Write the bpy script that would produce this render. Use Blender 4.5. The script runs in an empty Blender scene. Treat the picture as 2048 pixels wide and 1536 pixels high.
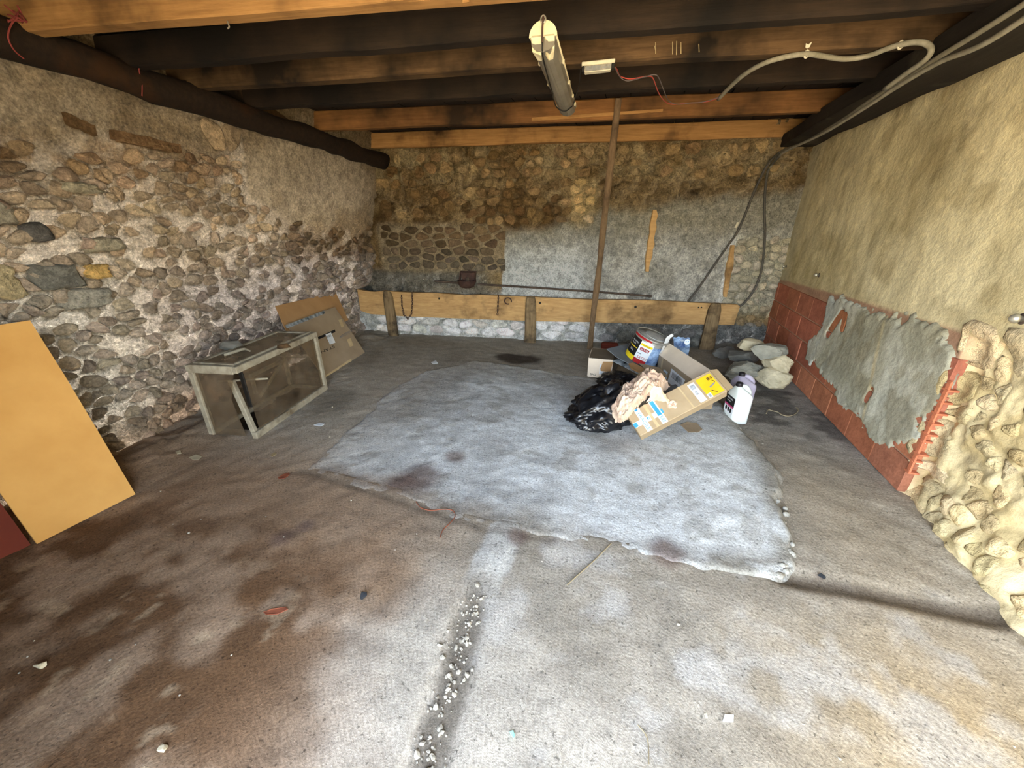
import bpy, math, random
import numpy as np
from mathutils import Vector, Matrix
from mathutils import noise as mnoise
random.seed(7); RNG = np.random.default_rng(7)
SC = bpy.context.scene; COL = SC.collection
PI = math.pi

# ------------------------------------------------------------------ camera, sky, sun, exposure
FPX = 769.0                                   # focal length in pixels of a 2048 px wide frame
TILT = math.atan(320 / 769.0); YAW = math.atan(259 / 834.5); CAM = np.array([0, 0, 1.45])
cd = bpy.data.cameras.new('camera'); cam = bpy.data.objects.new('camera', cd); COL.objects.link(cam)
cd.sensor_width = 36.0; cd.lens = 36.0 * FPX / 2048.0; cd.clip_start = 0.02
cam.location = CAM; cam.rotation_euler = (PI / 2 - TILT, 0, YAW); SC.camera = cam

W = bpy.data.worlds.new('sky'); SC.world = W; W.use_nodes = True
nt = W.node_tree; nt.nodes.clear()
bg = nt.nodes.new('ShaderNodeBackground'); wo = nt.nodes.new('ShaderNodeOutputWorld')
sky = nt.nodes.new('ShaderNodeTexSky'); sky.sky_type = 'NISHITA'; sky.sun_disc = False
sky.sun_elevation = math.radians(48); sky.sun_rotation = math.radians(-80); sky.air_density = 1.3; sky.dust_density = 2.0
hs = nt.nodes.new('ShaderNodeHueSaturation'); hs.inputs['Saturation'].default_value = .55
nt.links.new(sky.outputs[0], hs.inputs['Color']); nt.links.new(hs.outputs[0], bg.inputs[0]); bg.inputs[1].default_value = 0.62
nt.links.new(bg.outputs[0], wo.inputs[0])
sd = bpy.data.lights.new('sun', 'SUN'); so = bpy.data.objects.new('sun', sd); COL.objects.link(so)
sd.energy = 6.0; sd.angle = math.radians(0.6); sd.color = (1.0, 0.90, 0.70)
so.rotation_euler = Vector((0.80, 0.28, -0.60)).to_track_quat('-Z', 'Y').to_euler(); so.location = (-6, -6, 9)
# light portal in the open doorway (guides sky sampling, gives off nothing itself)
pd = bpy.data.lights.new('door_portal', 'AREA'); po = bpy.data.objects.new('door_portal', pd); COL.objects.link(po)
DOOR = (-1.15, 1.62, 2.16, -0.25)               # x0, x1, top, y of the open garage doorway
pd.shape = 'RECTANGLE'; pd.size = DOOR[1] - DOOR[0]; pd.size_y = DOOR[2]; pd.cycles.is_portal = True
po.location = ((DOOR[0] + DOOR[1]) / 2, DOOR[3], DOOR[2] / 2); po.rotation_euler = (PI / 2, 0, 0)
SC.view_settings.view_transform = 'Standard'; SC.view_settings.look = 'None'
SC.view_settings.exposure = 2.8; SC.view_settings.gamma = 1.0; SC.view_settings.use_curve_mapping = False
SC.cycles.diffuse_bounces = 7; SC.cycles.max_bounces = 12; SC.cycles.transparent_max_bounces = 12
SC.cycles.sample_clamp_indirect = 6.0; SC.cycles.caustics_reflective = False; SC.cycles.caustics_refractive = False

# ------------------------------------------------------------------ small maths
_f0 = np.array([-math.sin(YAW), math.cos(YAW), 0]); _r = np.array([math.cos(YAW), math.sin(YAW), 0])
_fw = _f0 * math.cos(TILT) - np.array([0, 0, math.sin(TILT)]); _up = np.cross(_r, _fw)
def G(px, py, z=0.0):
    """Survey helper: the point at height z that was measured at pixel (px, py) of the photograph."""
    d = _fw + _r * (px - 1024) / FPX - _up * (py - 768) / FPX
    return CAM + d * ((z - CAM[2]) / d[2])
def S(r, g, b, k=1.0):
    c = np.array([r, g, b]) / 255.0
    return np.where(c <= .04045, c / 12.92, ((c + .055) / 1.055) ** 2.4) * k
def sm(a, b, x):
    t = np.clip((np.asarray(x, float) - a) / (b - a), 0, 1); return t * t * (3 - 2 * t)
def _h(i, j, s):
    n = (i.astype(np.int64) * 374761393 + j.astype(np.int64) * 668265263 + s * 974711) & 0x7fffffff
    n = ((n ^ (n >> 13)) * 1274126177) & 0x7fffffff
    return ((n ^ (n >> 16)) & 0xffff) / 65535.0
def vn(x, y, s=0):
    x = np.asarray(x, float); y = np.asarray(y, float); xi = np.floor(x); yi = np.floor(y); fx = x - xi; fy = y - yi
    fx = fx * fx * fx * (fx * (fx * 6 - 15) + 10); fy = fy * fy * fy * (fy * (fy * 6 - 15) + 10)
    a = _h(xi, yi, s); b = _h(xi + 1, yi, s); c = _h(xi, yi + 1, s); d = _h(xi + 1, yi + 1, s)
    return (a * (1 - fx) + b * fx) * (1 - fy) + (c * (1 - fx) + d * fx) * fy
def fbm(x, y, o=4, s=0, g=.5):
    t = 0; a = 1; w = 0; x = np.asarray(x, float); y = np.asarray(y, float)
    for k in range(o):
        t = t + a * vn(x, y, s + 17 * k); w += a; a *= g; x = x * 2.03 + 5.1; y = y * 2.03 + 1.7
    return t / w                                                   # 0..1
def mix(a, b, t):
    t = np.asarray(t)[..., None]; return a * (1 - t) + b * t
def nrm(v): v = np.asarray(v, float); return v / np.linalg.norm(v)
def seg_d(x, y, pts):
    d = np.full(np.shape(x), 9.0)
    for (ax, ay), (bx, by) in zip(pts[:-1], pts[1:]):
        t = np.clip(((x - ax) * (bx - ax) + (y - ay) * (by - ay)) / ((bx - ax) ** 2 + (by - ay) ** 2 + 1e-9), 0, 1)
        d = np.minimum(d, np.hypot(x - ax - t * (bx - ax), y - ay - t * (by - ay)))
    return d
def poly_sd(x, y, pts):
    """signed distance to a polygon, positive inside"""
    ins = np.zeros(np.shape(x), bool); n = len(pts)
    for k in range(n):
        (ax, ay), (bx, by) = pts[k], pts[(k + 1) % n]
        c = ((ay > y) != (by > y)) & (x < (bx - ax) * (y - ay) / (by - ay + 1e-12) + ax); ins ^= c
    d = seg_d(x, y, list(pts) + [pts[0]])
    return np.where(ins, d, -d)

# ------------------------------------------------------------------ materials
MATS = {}
def _nodes(name):
    m = bpy.data.materials.new(name); m.use_nodes = True; t = m.node_tree
    return m, t, t.nodes['Principled BSDF']
def _noise(t, co, scale, detail=4, rough=.6):
    n = t.nodes.new('ShaderNodeTexNoise'); n.inputs['Scale'].default_value = scale; n.inputs['Detail'].default_value = detail
    n.inputs['Roughness'].default_value = rough; t.links.new(co, n.inputs['Vector']); return n.outputs['Fac']
def _ramp(t, f, a, b, ca=(0, 0, 0, 1), cb=(1, 1, 1, 1)):
    r = t.nodes.new('ShaderNodeValToRGB'); r.color_ramp.elements[0].position = a; r.color_ramp.elements[1].position = b
    r.color_ramp.elements[0].color = ca; r.color_ramp.elements[1].color = cb; t.links.new(f, r.inputs[0]); return r.outputs[0]
def _mixc(t, f, a, b, mode='MIX'):
    m = t.nodes.new('ShaderNodeMix'); m.data_type = 'RGBA'; m.blend_type = mode
    for s, v in ((m.inputs[0], f), (m.inputs[6], a), (m.inputs[7], b)):
        if hasattr(v, 'is_linked'): t.links.new(v, s)
        elif isinstance(v, (int, float)): s.default_value = v
        else: s.default_value = (*v, 1) if len(v) == 3 else v
    return m.outputs[2]
def _bump(t, bs, h, strength, dist):
    b = t.nodes.new('ShaderNodeBump'); b.inputs['Strength'].default_value = strength; b.inputs['Distance'].default_value = dist
    t.links.new(h, b.inputs['Height'])
    if bs.inputs['Normal'].is_linked: t.links.new(bs.inputs['Normal'].links[0].from_socket, b.inputs['Normal'])
    t.links.new(b.outputs[0], bs.inputs['Normal'])
def earth(name, lo=.72, hi=1.25, s1=9, s2=70, bump=.5, bd=.012, speck=None, rough=.95, fine=None):
    """mortar, stone, concrete: painted-on attribute colour broken up by fine grain and relief"""
    m, t, bs = _nodes(name); co = t.nodes.new('ShaderNodeTexCoord').outputs['Object']
    at = t.nodes.new('ShaderNodeVertexColor'); at.layer_name = 'Col'
    n1 = _noise(t, co, s1, 6, .65); n2 = _noise(t, co, s2, 5, .7)
    c = _mixc(t, 1.0, at.outputs[0], _ramp(t, n1, .3, .7, (lo,) * 3 + (1,), (hi,) * 3 + (1,)), 'MULTIPLY')
    c = _mixc(t, 1.0, c, _ramp(t, n2, .3, .7, ((fine or (lo + .05, hi))[0],) * 3 + (1,), ((fine or (lo, hi - .03))[1],) * 3 + (1,)), 'MULTIPLY')
    if speck:
        v = t.nodes.new('ShaderNodeTexVoronoi'); v.inputs['Scale'].default_value = speck[0]; t.links.new(co, v.inputs['Vector'])
        k = _ramp(t, v.outputs['Distance'], .05, .22, (1, 1, 1, 1), (0, 0, 0, 1))
        n3 = _noise(t, co, speck[0] * .23, 3)
        kk = _mixc(t, 1.0, k, _ramp(t, n3, .52, .62), 'MULTIPLY')
        c = _mixc(t, kk, c, _mixc(t, 1.0, c, (speck[1],) * 3, 'MULTIPLY'))
        n4 = _noise(t, co, speck[0] * .9, 2); kd = _ramp(t, n4, .63, .7)
        c = _mixc(t, kd, c, _mixc(t, 1.0, c, (speck[2],) * 3, 'MULTIPLY'))
        _bump(t, bs, kk, .3, .004)
    t.links.new(c, bs.inputs['Base Color']); bs.inputs['Roughness'].default_value = rough; bs.inputs['Specular IOR Level'].default_value = .15
    _bump(t, bs, n1, bump, bd * 2.2); _bump(t, bs, n2, bump, bd * .6)
    MATS[name] = m; return m
def plain(name, c, c2=None, scale=14, rough=.7, bump=0, bscale=60, metal=0, spec=.3, trans=0, alpha=1.0):
    m, t, bs = _nodes(name); co = t.nodes.new('ShaderNodeTexCoord').outputs['Object']
    c2 = np.array(c) * .75 if c2 is None else c2
    n = _noise(t, co, scale, 5)
    t.links.new(_ramp(t, n, .35, .65, (*c, 1), (*c2, 1)), bs.inputs['Base Color'])
    bs.inputs['Roughness'].default_value = rough; bs.inputs['Metallic'].default_value = metal; bs.inputs['Specular IOR Level'].default_value = spec
    bs.inputs['Transmission Weight'].default_value = trans; bs.inputs['Alpha'].default_value = alpha
    if bump: _bump(t, bs, _noise(t, co, bscale, 4), bump, .004)
    MATS[name] = m; return m
def wood(name, c, c2, dirt=None, dirt_lo=.45, dirt_hi=.62, grain=(1.2, 16, 16), rough=.85, bump=.6, dscale=1.6):
    m, t, bs = _nodes(name); co = t.nodes.new('ShaderNodeTexCoord').outputs['Object']
    mp = t.nodes.new('ShaderNodeMapping'); mp.inputs['Scale'].default_value = grain; t.links.new(co, mp.inputs[0])
    n = _noise(t, mp.outputs[0], 2.0, 7, .7)
    col = _ramp(t, n, .3, .72, (*c, 1), (*c2, 1))
    if dirt is not None:
        d = _noise(t, co, dscale, 5, .6); col = _mixc(t, _ramp(t, d, dirt_lo, dirt_hi), col, dirt)
    t.links.new(col, bs.inputs['Base Color']); bs.inputs['Roughness'].default_value = rough; bs.inputs['Specular IOR Level'].default_value = .2
    _bump(t, bs, n, bump, .006); MATS[name] = m; return m

earth('plaster_stone', .60, 1.40, 15, 60, 1.0, .022)
earth('rubble', .62, 1.38, 17, 70, 1.0, .018)
earth('render_coat', .80, 1.16, 4, 40, .6, .010)
earth('concrete_floor', .84, 1.14, 6, 95, .45, .010, speck=(75, 1.6, .48), fine=(.60, 1.34))
earth('terracotta', .74, 1.22, 9, 60, .35, .006)
earth('rubble_pale', .80, 1.18, 14, 60, 1.0, .016)
wood('joist_new', S(180, 136, 84), S(134, 97, 58), S(58, 40, 25), .50, .72)
wood('joist_brown', S(150, 106, 62), S(108, 72, 42), S(44, 32, 22), .42, .62, dscale=.9)
wood('joist_old', S(104, 80, 54), S(68, 50, 32), S(28, 21, 15), .42, .60)
wood('joist_soot', S(52, 40, 30), S(34, 26, 20), S(20, 16, 13), .4, .6)
wood('log_soot', S(44, 33, 24), S(26, 19, 14), S(60, 38, 20), .56, .70)
wood('beam_black', S(50, 44, 38), S(30, 26, 23), S(84, 78, 68), .58, .72)
wood('ceiling_board', S(46, 38, 32), S(28, 23, 20))
wood('plank_oak', S(204, 168, 116), S(164, 126, 82), S(118, 92, 62), .52, .70, dscale=3)
wood('post_grey', S(150, 128, 96), S(98, 80, 58), S(70, 58, 44), .48, .66, grain=(16, 16, 1.4), dscale=5)
wood('pole_brown', S(126, 104, 80), S(86, 68, 50), S(60, 46, 34), .5, .7, grain=(18, 18, 1.2), dscale=3)
wood('frame_grey', S(174, 166, 147), S(132, 123, 106), S(104, 92, 74), .52, .7, grain=(9, 9, 9), dscale=7)
wood('cut_wood', S(206, 168, 116), S(160, 122, 76), grain=(10, 10, 10))
CB = dict(rough=.85, bump=.12, bscale=40)
plain('card_big', S(214, 166, 96), S(200, 150, 82), 2.5, **CB)
plain('card_red', S(112, 48, 32), S(96, 40, 28), 3, **CB)
plain('card_kraft', S(178, 140, 96), S(164, 126, 84), 4, **CB)
plain('card_dull', S(160, 142, 118), S(148, 130, 106), 5, **CB)
plain('card_long', S(172, 152, 122), S(156, 136, 106), 5, **CB)
plain('card_pale', S(238, 222, 200), S(226, 209, 187), 5, **CB)
plain('card_brown', S(120, 106, 88), S(104, 92, 76), 6, **CB)
plain('board_grey', S(122, 128, 134), S(108, 114, 120), 8, rough=.8)
plain('board_print', S(176, 182, 186), S(70, 80, 82), 22, rough=.6)
plain('tape_clear', S(196, 176, 140), S(182, 160, 122), 9, rough=.25, spec=.5)
plain('paper_white', S(232, 236, 240), S(216, 222, 228), 12, rough=.7)
plain('print_black', S(26, 25, 26), S(20, 20, 20), rough=.6)
plain('print_grey', S(130, 134, 140), S(112, 116, 122), 20, rough=.7)
plain('print_blue', S(66, 152, 220), S(52, 136, 208), 9, rough=.5)
plain('print_yellow', S(240, 190, 40), S(228, 176, 30), 9, rough=.5)
plain('print_red', S(170, 36, 40), S(150, 30, 34), 9, rough=.45)
plain('print_lemon', S(248, 222, 40), S(236, 206, 30), 9, rough=.45)
plain('print_magenta', S(190, 70, 120), S(176, 60, 108), 9, rough=.45)
plain('print_sky', S(176, 206, 240), S(70, 96, 150), 16, rough=.4)
plain('tin', S(168, 166, 160), S(142, 140, 134), 10, rough=.4, metal=.3)
plain('tin_lid', S(196, 198, 198), S(160, 163, 166), 30, rough=.45, metal=.2)
plain('iron_rust', S(84, 60, 52), S(58, 42, 38), 18, rough=.75, bump=.4)
plain('iron_rod', S(92, 78, 68), S(62, 52, 46), 25, rough=.8, bump=.4)
plain('bolt_steel', S(206, 202, 188), S(170, 164, 150), 20, rough=.3, metal=.7)
plain('bag_black', S(24, 25, 30), S(16, 17, 20), 9, rough=.28, spec=.6, bump=.35, bscale=35)
plain('paper_kraft', S(232, 206, 180), S(212, 180, 158), 7, rough=.9, bump=.5, bscale=30)
plain('paper_tan', S(238, 212, 178), S(226, 194, 160), 8, rough=.9, bump=.4, bscale=30)
plain('plastic_bluewhite', S(214, 230, 240), S(196, 214, 228), 16, rough=.4)
plain('jug_white', S(226, 234, 232), S(214, 222, 220), 6, rough=.4, spec=.4)
plain('jug_lilac', S(188, 180, 200), S(170, 164, 186), 6, rough=.3, spec=.4)
plain('cap_black', S(34, 30, 36), S(26, 24, 28), 9, rough=.5)
plain('conduit_grey', S(150, 144, 128), S(128, 122, 106), 30, rough=.7)
plain('conduit_dark', S(88, 84, 78), S(70, 68, 64), 30, rough=.7)
plain('wire_red', S(196, 84, 72), S(180, 74, 64), 20, rough=.5)
plain('wire_grey', S(110, 100, 100), S(96, 88, 88), 20, rough=.5)
plain('wire_black', S(28, 25, 22), S(22, 20, 18), 20, rough=.6)
plain('twine_pink', S(150, 70, 66), S(120, 52, 48), 20, rough=.9)
plain('lamp_cream', S(216, 206, 176), S(198, 186, 152), 14, rough=.55)
plain('lamp_diffuser', S(128, 122, 110), S(108, 102, 92), 10, rough=.35, spec=.5)
plain('cream_plastic', S(216, 208, 186), S(198, 190, 168), 14, rough=.5)
plain('grey_label', S(150, 146, 138), S(120, 116, 110), 60, rough=.6)
plain('gravel', S(184, 178, 164), S(126, 120, 108), 30, rough=.9)
plain('stone_pale', S(196, 186, 160), S(166, 156, 130), 7, rough=.95, bump=.7, bscale=28)
plain('stone_grey', S(158, 156, 144), S(122, 122, 114), 7, rough=.95, bump=.7, bscale=28)
plain('stone_dark', S(122, 120, 114), S(92, 92, 88), 7, rough=.95, bump=.7, bscale=28)
plain('coal', S(40, 42, 46), S(28, 29, 32), 40, rough=.6)
plain('leaf_red', S(142, 82, 58), S(116, 62, 44), 30, rough=.8)
plain('straw', S(150, 138, 110), S(128, 116, 92), 20, rough=.9)
plain('chalk', S(164, 146, 110), S(150, 132, 98), 30, rough=.9)
plain('teal', S(150, 206, 190), S(140, 196, 180), 30, rough=.5)
plain('outside_gravel', S(208, 192, 160), S(186, 168, 134), 3, rough=1)
def dusty_glass(name, c, clear):
    m, t, bs = _nodes(name); co = t.nodes.new('ShaderNodeTexCoord').outputs['Object']
    bs.inputs['Base Color'].default_value = (*c, 1); bs.inputs['Roughness'].default_value = .6
    tr = t.nodes.new('ShaderNodeBsdfTransparent'); tr.inputs[0].default_value = (.84, .80, .74, 1)
    mx = t.nodes.new('ShaderNodeMixShader')
    n = _noise(t, co, 7, 5); r = _ramp(t, n, .3, .75, (clear,) * 3 + (1,), (clear * .6,) * 3 + (1,))
    t.links.new(r, mx.inputs[0]); t.links.new(bs.outputs[0], mx.inputs[1]); t.links.new(tr.outputs[0], mx.inputs[2])
    t.links.new(mx.outputs[0], t.nodes['Material Output'].inputs[0]); MATS[name] = m
dusty_glass('pane_dusty', S(132, 116, 96), .92)
dusty_glass('pane_top', S(150, 136, 112), .62)

# ------------------------------------------------------------------ objects, parts, meshes
BASE = {}
def mesh(name, v, f, smooth=False, col=None):
    me = bpy.data.meshes.new(name); me.from_pydata([tuple(map(float, p)) for p in v] if not isinstance(v, np.ndarray) else v.tolist(), [], f if isinstance(f, list) else f.tolist())
    if smooth: me.polygons.foreach_set('use_smooth', [True] * len(me.polygons))
    if col is not None:
        a = me.color_attributes.new('Col', 'FLOAT_COLOR', 'POINT')
        c = np.ones((len(me.vertices), 4), np.float32); c[:, :3] = col; a.data.foreach_set('color', c.ravel())
    me.update(); return me
def link(name, me, mat=None, parent=None):
    if mat is not None: me.materials.append(MATS[mat])
    o = bpy.data.objects.new(name, me); COL.objects.link(o)
    if parent is not None: o.parent = parent
    return o
def tag(o, label=None, cat=None, group=None, kind=None):
    for k, v in (('label', label), ('category', cat), ('group', group), ('kind', kind)):
        if v: o[k] = v
    return o
def thing(name, label, cat, base, group=None):
    o = bpy.data.objects.new(name, None); COL.objects.link(o); o.location = Vector(base); o.empty_display_size = .05
    BASE[o] = np.array(base, float); return tag(o, label, cat, group)
def _base(o):
    while o.parent is not None: o = o.parent
    return BASE.get(o, np.zeros(3))
def part(name, vf, mat, parent, smooth=False, col=None):
    v = np.asarray(vf[0], float) - _base(parent)
    return link(name, mesh(name, v, vf[1], smooth, col), mat, parent)
def solo(name, vf, mat, label, cat, group=None, smooth=False, base=None, kind=None):
    v = np.asarray(vf[0], float)
    if base is None: base = np.array([v[:, 0].mean(), v[:, 1].mean(), v[:, 2].min()])
    o = link(name, mesh(name, v - base, vf[1], smooth), mat); o.location = Vector(base); BASE[o] = np.array(base)
    return tag(o, label, cat, group, kind)
def join(*vfs):
    V = []; Fs = []; n = 0
    for v, f in vfs:
        V.append(np.asarray(v, float)); Fs += [tuple(i + n for i in q) for q in f]; n += len(v)
    return np.vstack(V), Fs
def hexa(c):
    """eight corners c[k]: bottom 0-3 ccw, top 4-7"""
    return np.array(c, float), [(3, 2, 1, 0), (4, 5, 6, 7), (0, 1, 5, 4), (1, 2, 6, 5), (2, 3, 7, 6), (3, 0, 4, 7)]
def box(c, s, R=None, bev=0.0):
    x, y, z = np.array(s, float) / 2; v = np.array([[-x, -y, -z], [x, -y, -z], [x, y, -z], [-x, y, -z], [-x, -y, z], [x, -y, z], [x, y, z], [-x, y, z]])
    if bev:
        b = min(bev, min(x, y, z) * .9); V = []
        for p in v:
            sg = np.sign(p)
            for k in range(3):
                q = p.copy(); q -= sg * b; q[k] = p[k]; V.append(q)
        V = np.array(V)
        from_ = convex(V)
        v, f = from_
    else: f = hexa(v)[1]
    if R is not None: v = v @ np.asarray(R).T
    return v + np.array(c, float), f
def convex(P):
    import bmesh
    bm = bmesh.new()
    for p in P: bm.verts.new(p)
    r = bmesh.ops.convex_hull(bm, input=bm.verts)
    bmesh.ops.dissolve_limit(bm, angle_limit=.02, verts=bm.verts, edges=bm.edges)
    bm.verts.index_update(); v = np.array([tuple(x.co) for x in bm.verts]); f = [tuple(w.index for w in q.verts) for q in bm.faces]; bm.free(); return v, f
def slab(c, t, up=None):
    """thin plate on a quad / polygon c (any points), thickness t along its normal (centred below the face)"""
    c = np.array(c, float); n = np.zeros(3)
    for k in range(len(c)): n += np.cross(c[k], c[(k + 1) % len(c)])
    n = nrm(n)
    if n @ (CAM - c.mean(0)) < 0: c = c[::-1]; n = -n
    m = len(c); v = np.vstack([c, c - n * t])
    return v, [tuple(range(m)), tuple(range(2 * m - 1, m - 1, -1))] + [(k + m, (k + 1) % m + m, (k + 1) % m, k) for k in range(m)]
def tube(pts, r, n=8, sub=6, cap=True):
    P = np.array(pts, float)
    if sub > 1 and len(P) > 2:
        Q = np.vstack([2 * P[0] - P[1], P, 2 * P[-1] - P[-2]]); out = []
        for k in range(1, len(Q) - 2):
            for t in np.arange(sub) / sub:
                a, b, c, d = Q[k - 1:k + 3]
                out.append(.5 * ((2 * b) + (c - a) * t + (2 * a - 5 * b + 4 * c - d) * t * t + (3 * b - a - 3 * c + d) * t ** 3))
        P = np.array(out + [P[-1]])
    m = len(P); rr = np.full(m, r) if np.isscalar(r) else np.interp(np.linspace(0, 1, m), np.linspace(0, 1, len(r)), r)
    T = np.gradient(P, axis=0); V = []; ref = np.array([0, 0, 1.0])
    if abs(nrm(T[0])[2]) > .9: ref = np.array([1.0, 0, 0])
    for k in range(m):
        t = nrm(T[k]); a = ref - t * (ref @ t); a = nrm(a); b = np.cross(t, a); ref = a
        for j in range(n): V.append(P[k] + rr[k] * (math.cos(2 * PI * j / n) * a + math.sin(2 * PI * j / n) * b))
    f = [(k * n + j, k * n + (j + 1) % n, (k + 1) * n + (j + 1) % n, (k + 1) * n + j) for k in range(m - 1) for j in range(n)]
    if cap: f += [tuple(range(n - 1, -1, -1)), tuple(range((m - 1) * n, m * n))]
    return np.array(V), f
def lathe(prof, n=32, R=None, c=(0, 0, 0), close=True):
    V = []; f = []
    for r, z in prof:
        for j in range(n): V.append((r * math.cos(2 * PI * j / n), r * math.sin(2 * PI * j / n), z))
    m = len(prof)
    f = [(k * n + j, k * n + (j + 1) % n, (k + 1) * n + (j + 1) % n, (k + 1) * n + j) for k in range(m - 1) for j in range(n)]
    if close: f += [tuple(range(n - 1, -1, -1)), tuple(range((m - 1) * n, m * n))]
    V = np.array(V)
    if R is not None: V = V @ np.asarray(R).T
    return V + np.array(c, float), f
def strip_prism(poly, z0, z1):
    m = len(poly); v = [(*p, z0) for p in poly] + [(*p, z1) for p in poly]
    return np.array(v, float), [tuple(range(m - 1, -1, -1)), tuple(range(m, 2 * m))] + [(k, (k + 1) % m, (k + 1) % m + m, k + m) for k in range(m)]
def rot(yaw, pit=0, rol=0):
    return np.array(Matrix.Rotation(yaw, 3, 'Z') @ Matrix.Rotation(pit, 3, 'Y') @ Matrix.Rotation(rol, 3, 'X'))
def ico(sub):
    import bmesh
    bm = bmesh.new(); bmesh.ops.create_icosphere(bm, subdivisions=sub, radius=1)
    bm.verts.index_update(); v = np.array([tuple(x.co) for x in bm.verts]); f = [tuple(w.index for w in q.verts) for q in bm.faces]; bm.free(); return v, f
def nz3(P, s, seed=0.0, o=3):
    return np.array([mnoise.fractal(Vector(p) * s + Vector((seed, seed * 1.7, -seed)), 1.0, 2.0, o) for p in P])
def grid_faces(nu, nv):
    i = np.arange((nu - 1) * (nv - 1)); a = (i // (nv - 1)) * nv + i % (nv - 1)
    return np.stack([a, a + nv, a + nv + 1, a + 1], 1)
_TXT = {}
def text_vf(s):
    if s in _TXT: return _TXT[s]
    cu = bpy.data.curves.new('lettering', 'FONT'); cu.body = s; cu.size = 1; cu.extrude = 0
    ob = bpy.data.objects.new('lettering', cu); me = bpy.data.meshes.new_from_object(ob)
    v = np.array([tuple(p.co) for p in me.vertices]); f = [tuple(p.vertices) for p in me.polygons]
    bpy.data.objects.remove(ob); bpy.data.meshes.remove(me); bpy.data.curves.remove(cu)
    w = v[:, 0].max(); v[:, 1] /= .7; _TXT[s] = (v, f, w); return _TXT[s]
def letters(s, o, xd, yd, h, w=None):
    """flat lettering: origin o, baseline direction xd, up yd, cap height h, total width w"""
    v, f, ww = text_vf(s); kx = h / .7 if w is None else w / ww
    o = np.array(o, float); xd = nrm(xd); yd = nrm(yd)
    return np.array([o + xd * p[0] * kx + yd * p[1] * h for p in v]), f
def bars(o, xd, yd, w, h, n, seed=1):
    """barcode: n upright strokes filling w x h, as one print"""
    r = random.Random(seed); V = []; xd = nrm(xd); yd = nrm(yd); o = np.array(o, float); F = []; x = 0
    for k in range(n):
        a = w * (k + .1) / n; b = a + w / n * r.uniform(.3, .75)
        F.append(tuple(range(len(V), len(V) + 4))); V += [o + xd * a, o + xd * b, o + xd * b + yd * h, o + xd * a + yd * h]
    return np.array(V), F

# ------------------------------------------------------------------ rubble stones: Voronoi cells turned into domed stones
def voronoi(sites, reach):
    out = []; S_ = np.array(sites)
    for k, p in enumerate(S_):
        d = S_ - p; nb = np.where((np.abs(d[:, 0]) < reach) & (np.abs(d[:, 1]) < reach))[0]
        nb = nb[np.argsort((d[nb] ** 2).sum(1))][1:22]
        P = [(-reach / 2, -reach / 2), (reach / 2, -reach / 2), (reach / 2, reach / 2), (-reach / 2, reach / 2)]
        for j in nb:
            n = d[j]; c = (n @ n) / 2; Q = []
            for a in range(len(P)):
                A, B = P[a], P[(a + 1) % len(P)]; da = A[0] * n[0] + A[1] * n[1] - c; db = B[0] * n[0] + B[1] * n[1] - c
                if da <= 0: Q.append(A)
                if (da < 0) != (db < 0):
                    t = da / (da - db); Q.append((A[0] + t * (B[0] - A[0]), A[1] + t * (B[1] - A[1])))
            P = Q
            if len(P) < 3: break
        out.append(np.array(P) if len(P) >= 3 else None)
    return S_, out
def ring(P, n, gap, keep=.72):
    """shrunk, rounded cell outline resampled to n points"""
    c = P.mean(0); q = P - c; r = np.hypot(q[:, 0], q[:, 1]).mean(); q = q * max(.45, 1 - gap / r)
    q = q * np.random.uniform(.80, 1.06, (len(q), 1))
    nx = np.roll(q, -1, 0); q = np.stack([q * .82 + nx * .18, q * .18 + nx * .82], 1).reshape(-1, 2)
    L = np.r_[0, np.cumsum(np.hypot(*(np.roll(q, -1, 0) - q).T))]; qq = np.vstack([q, q[:1]]); t = np.linspace(0, L[-1], n, endpoint=False)
    return np.stack([np.interp(t, L, qq[:, 0]), np.interp(t, L, qq[:, 1])], 1) + c
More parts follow.
